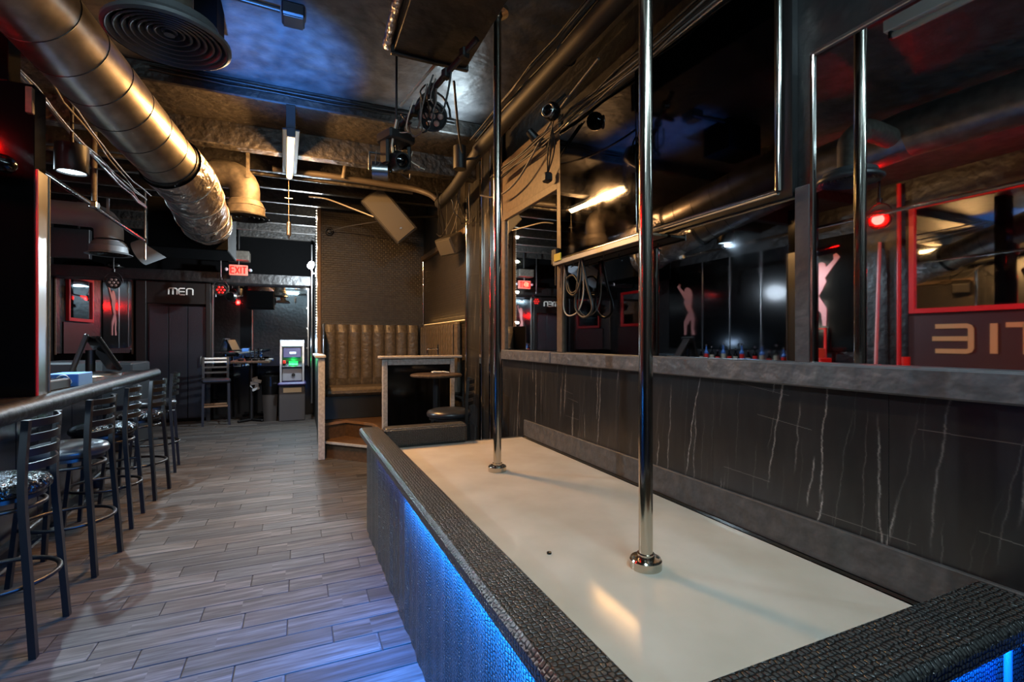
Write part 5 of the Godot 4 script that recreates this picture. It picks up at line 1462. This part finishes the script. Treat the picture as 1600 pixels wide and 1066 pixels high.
	var bx := thing("vent_box", "brown metal box above the EXIT sign", "duct box", P(-0.95, 2.76, 9.4))
	part("box", M.new().box(-1.12, -0.78, 2.76, 2.92, 9.3, 9.6, 0.01), mats.dusty_duct, bx)
	part("stem", M.new().cyl(P(-0.95, 2.92, 9.45), P(-0.95, CEIL, 9.45), 0.02, -1, 8), mats.black_iron, bx)
	# red lamps below the sign and dark clutter by the door
	par_can("red stage lamp under the EXIT sign", P(-1.2, 2.25, 9.35), P(-1.1, 1.8, 6.0), mats.par_red_lens, "red stage lamps", CEIL)
	par_can("red stage lamp left of the men's room door", P(-2.62, 2.3, 9.3), P(-1.8, 1.4, 6.0), mats.par_lens, "red stage lamps", CEIL)
	var cam := thing("dome_camera", "dark dome camera on the soffit left of the door", "camera", P(-2.75, 2.6, 9.85))
	obj("dome", M.new().ball(Vector3(0, 0.03, 0.02), Vector3(0.11, 0.07, 0.11)), mats.black_gloss, cam)
	obj("plate", M.new().cyl(Vector3(0, 0.0, 0.02), Vector3(0, 0.012, 0.02), 0.12, -1, 22), mats.black_plastic, cam)
	single("metal_duct_panel", M.new().box(-3.55, -2.85, 2.62, 3.05, 9.1, 9.2, 0.006).box(-3.4, -3.38, 3.05, CEIL, 9.14, 9.16).box(-3.0, -2.98, 3.05, CEIL, 9.14, 9.16), mats.fridge_panel, "grey sheet metal panel above the far bar", "panel")
	# column of bright steel beside the cash machine
	single("corner_pipe", M.new().cyl(P(0.2, 0.3, 9.3), P(0.2, 3.1, 9.3), 0.02, -1, 10), mats.brushed, "thin steel pipe in the corner behind the cash machine", "pipe")

func room_lights() -> void:
	# fluorescent fittings behind the camera
	for a in [[-0.6, -0.9, "left", 3.0], [1.0, -0.35, "right", 7.2]]:
		var ft := thing("strip_lamp", "lit white strip lamp behind the camera, %s one" % a[2], "strip lamp", P(a[0], 3.3, a[1]), 0.0, "strip lamps behind the camera")
		obj("lamp_tube", M.new().cyl(Vector3(-0.55, 0, 0), Vector3(0.55, 0, 0), 0.02, -1, 12), mats.lamp_cool, ft)
		obj("tray", M.new().boxt(Transform3D(Basis(), Vector3(0, 0.05, 0)), Vector3(1.2, 0.04, 0.1), 0.006), mats.letter_white, ft)
		for sz in [-1.0, 1.0]:
			area("strip_lamp_panel", P(a[0], 3.27, a[1] + sz * 0.03), P(a[0], 3.1, a[1] + sz), Vector2(1.1, 0.05), Color(0.8, 0.94, 1.0), a[3])
	# red lamps over the bar, outside the frame
	par_can("red lamp over the near bar, washing the back wall", P(-1.75, 2.45, 1.7), P(-3.6, 2.3, 2.6), mats.par_red_lens, "red stage lamps", CEIL)
	spot("red_lamp_beam", P(-1.83, 2.45, 1.74), P(-3.6, 2.2, 2.8), Color(1.0, 0.05, 0.04), 3.0, 60.0, 0.06, 0.5)
	omni("red_lamp_glow", P(-1.74, 2.59, 2.93), Color(1.0, 0.05, 0.04), 0.5, 0.05)
	# blue spot on the floor below the frame, shining on the ceiling
	var fs := thing("floor_spot", "blue floor spot lamp by the stage corner below the frame", "lamp", P(-0.35, 0, 0.9))
	obj("can", M.new().lathe(Transform3D(Basis(Vector3.RIGHT, -0.7), Vector3(0, 0.14, 0)), [[0.0, -0.08], [0.06, -0.07], [0.07, 0.06], [0.062, 0.06], [0.06, 0.045]], 20), mats.black_plastic, fs)
	obj("lamp_disc", M.new().lathe(Transform3D(Basis(Vector3.RIGHT, -0.7), Vector3(0, 0.14, 0)), [[0.06, 0.045], [0.0, 0.045]], 18), mats.led_blue, fs)
	obj("stand", M.new().tube(PackedVector3Array([Vector3(-0.08, 0.14, 0), Vector3(-0.08, 0.006, 0), Vector3(0.08, 0.006, 0), Vector3(0.08, 0.14, 0)]), 0.006, 6), mats.black_iron, fs)
	spot("floor_spot_beam", P(-0.35, 0.2, 0.97), P(-0.13, CEIL, 3.85), Color(0.3, 0.58, 1.0), 150.0, 8.5, 0.05, 1.0)
	par_can("red stage lamp hanging beside the bar pillar", P(-1.8, 2.6, 2.95), P(1.73, 2.2, 2.2), mats.lamp_red, "red stage lamps", CEIL)
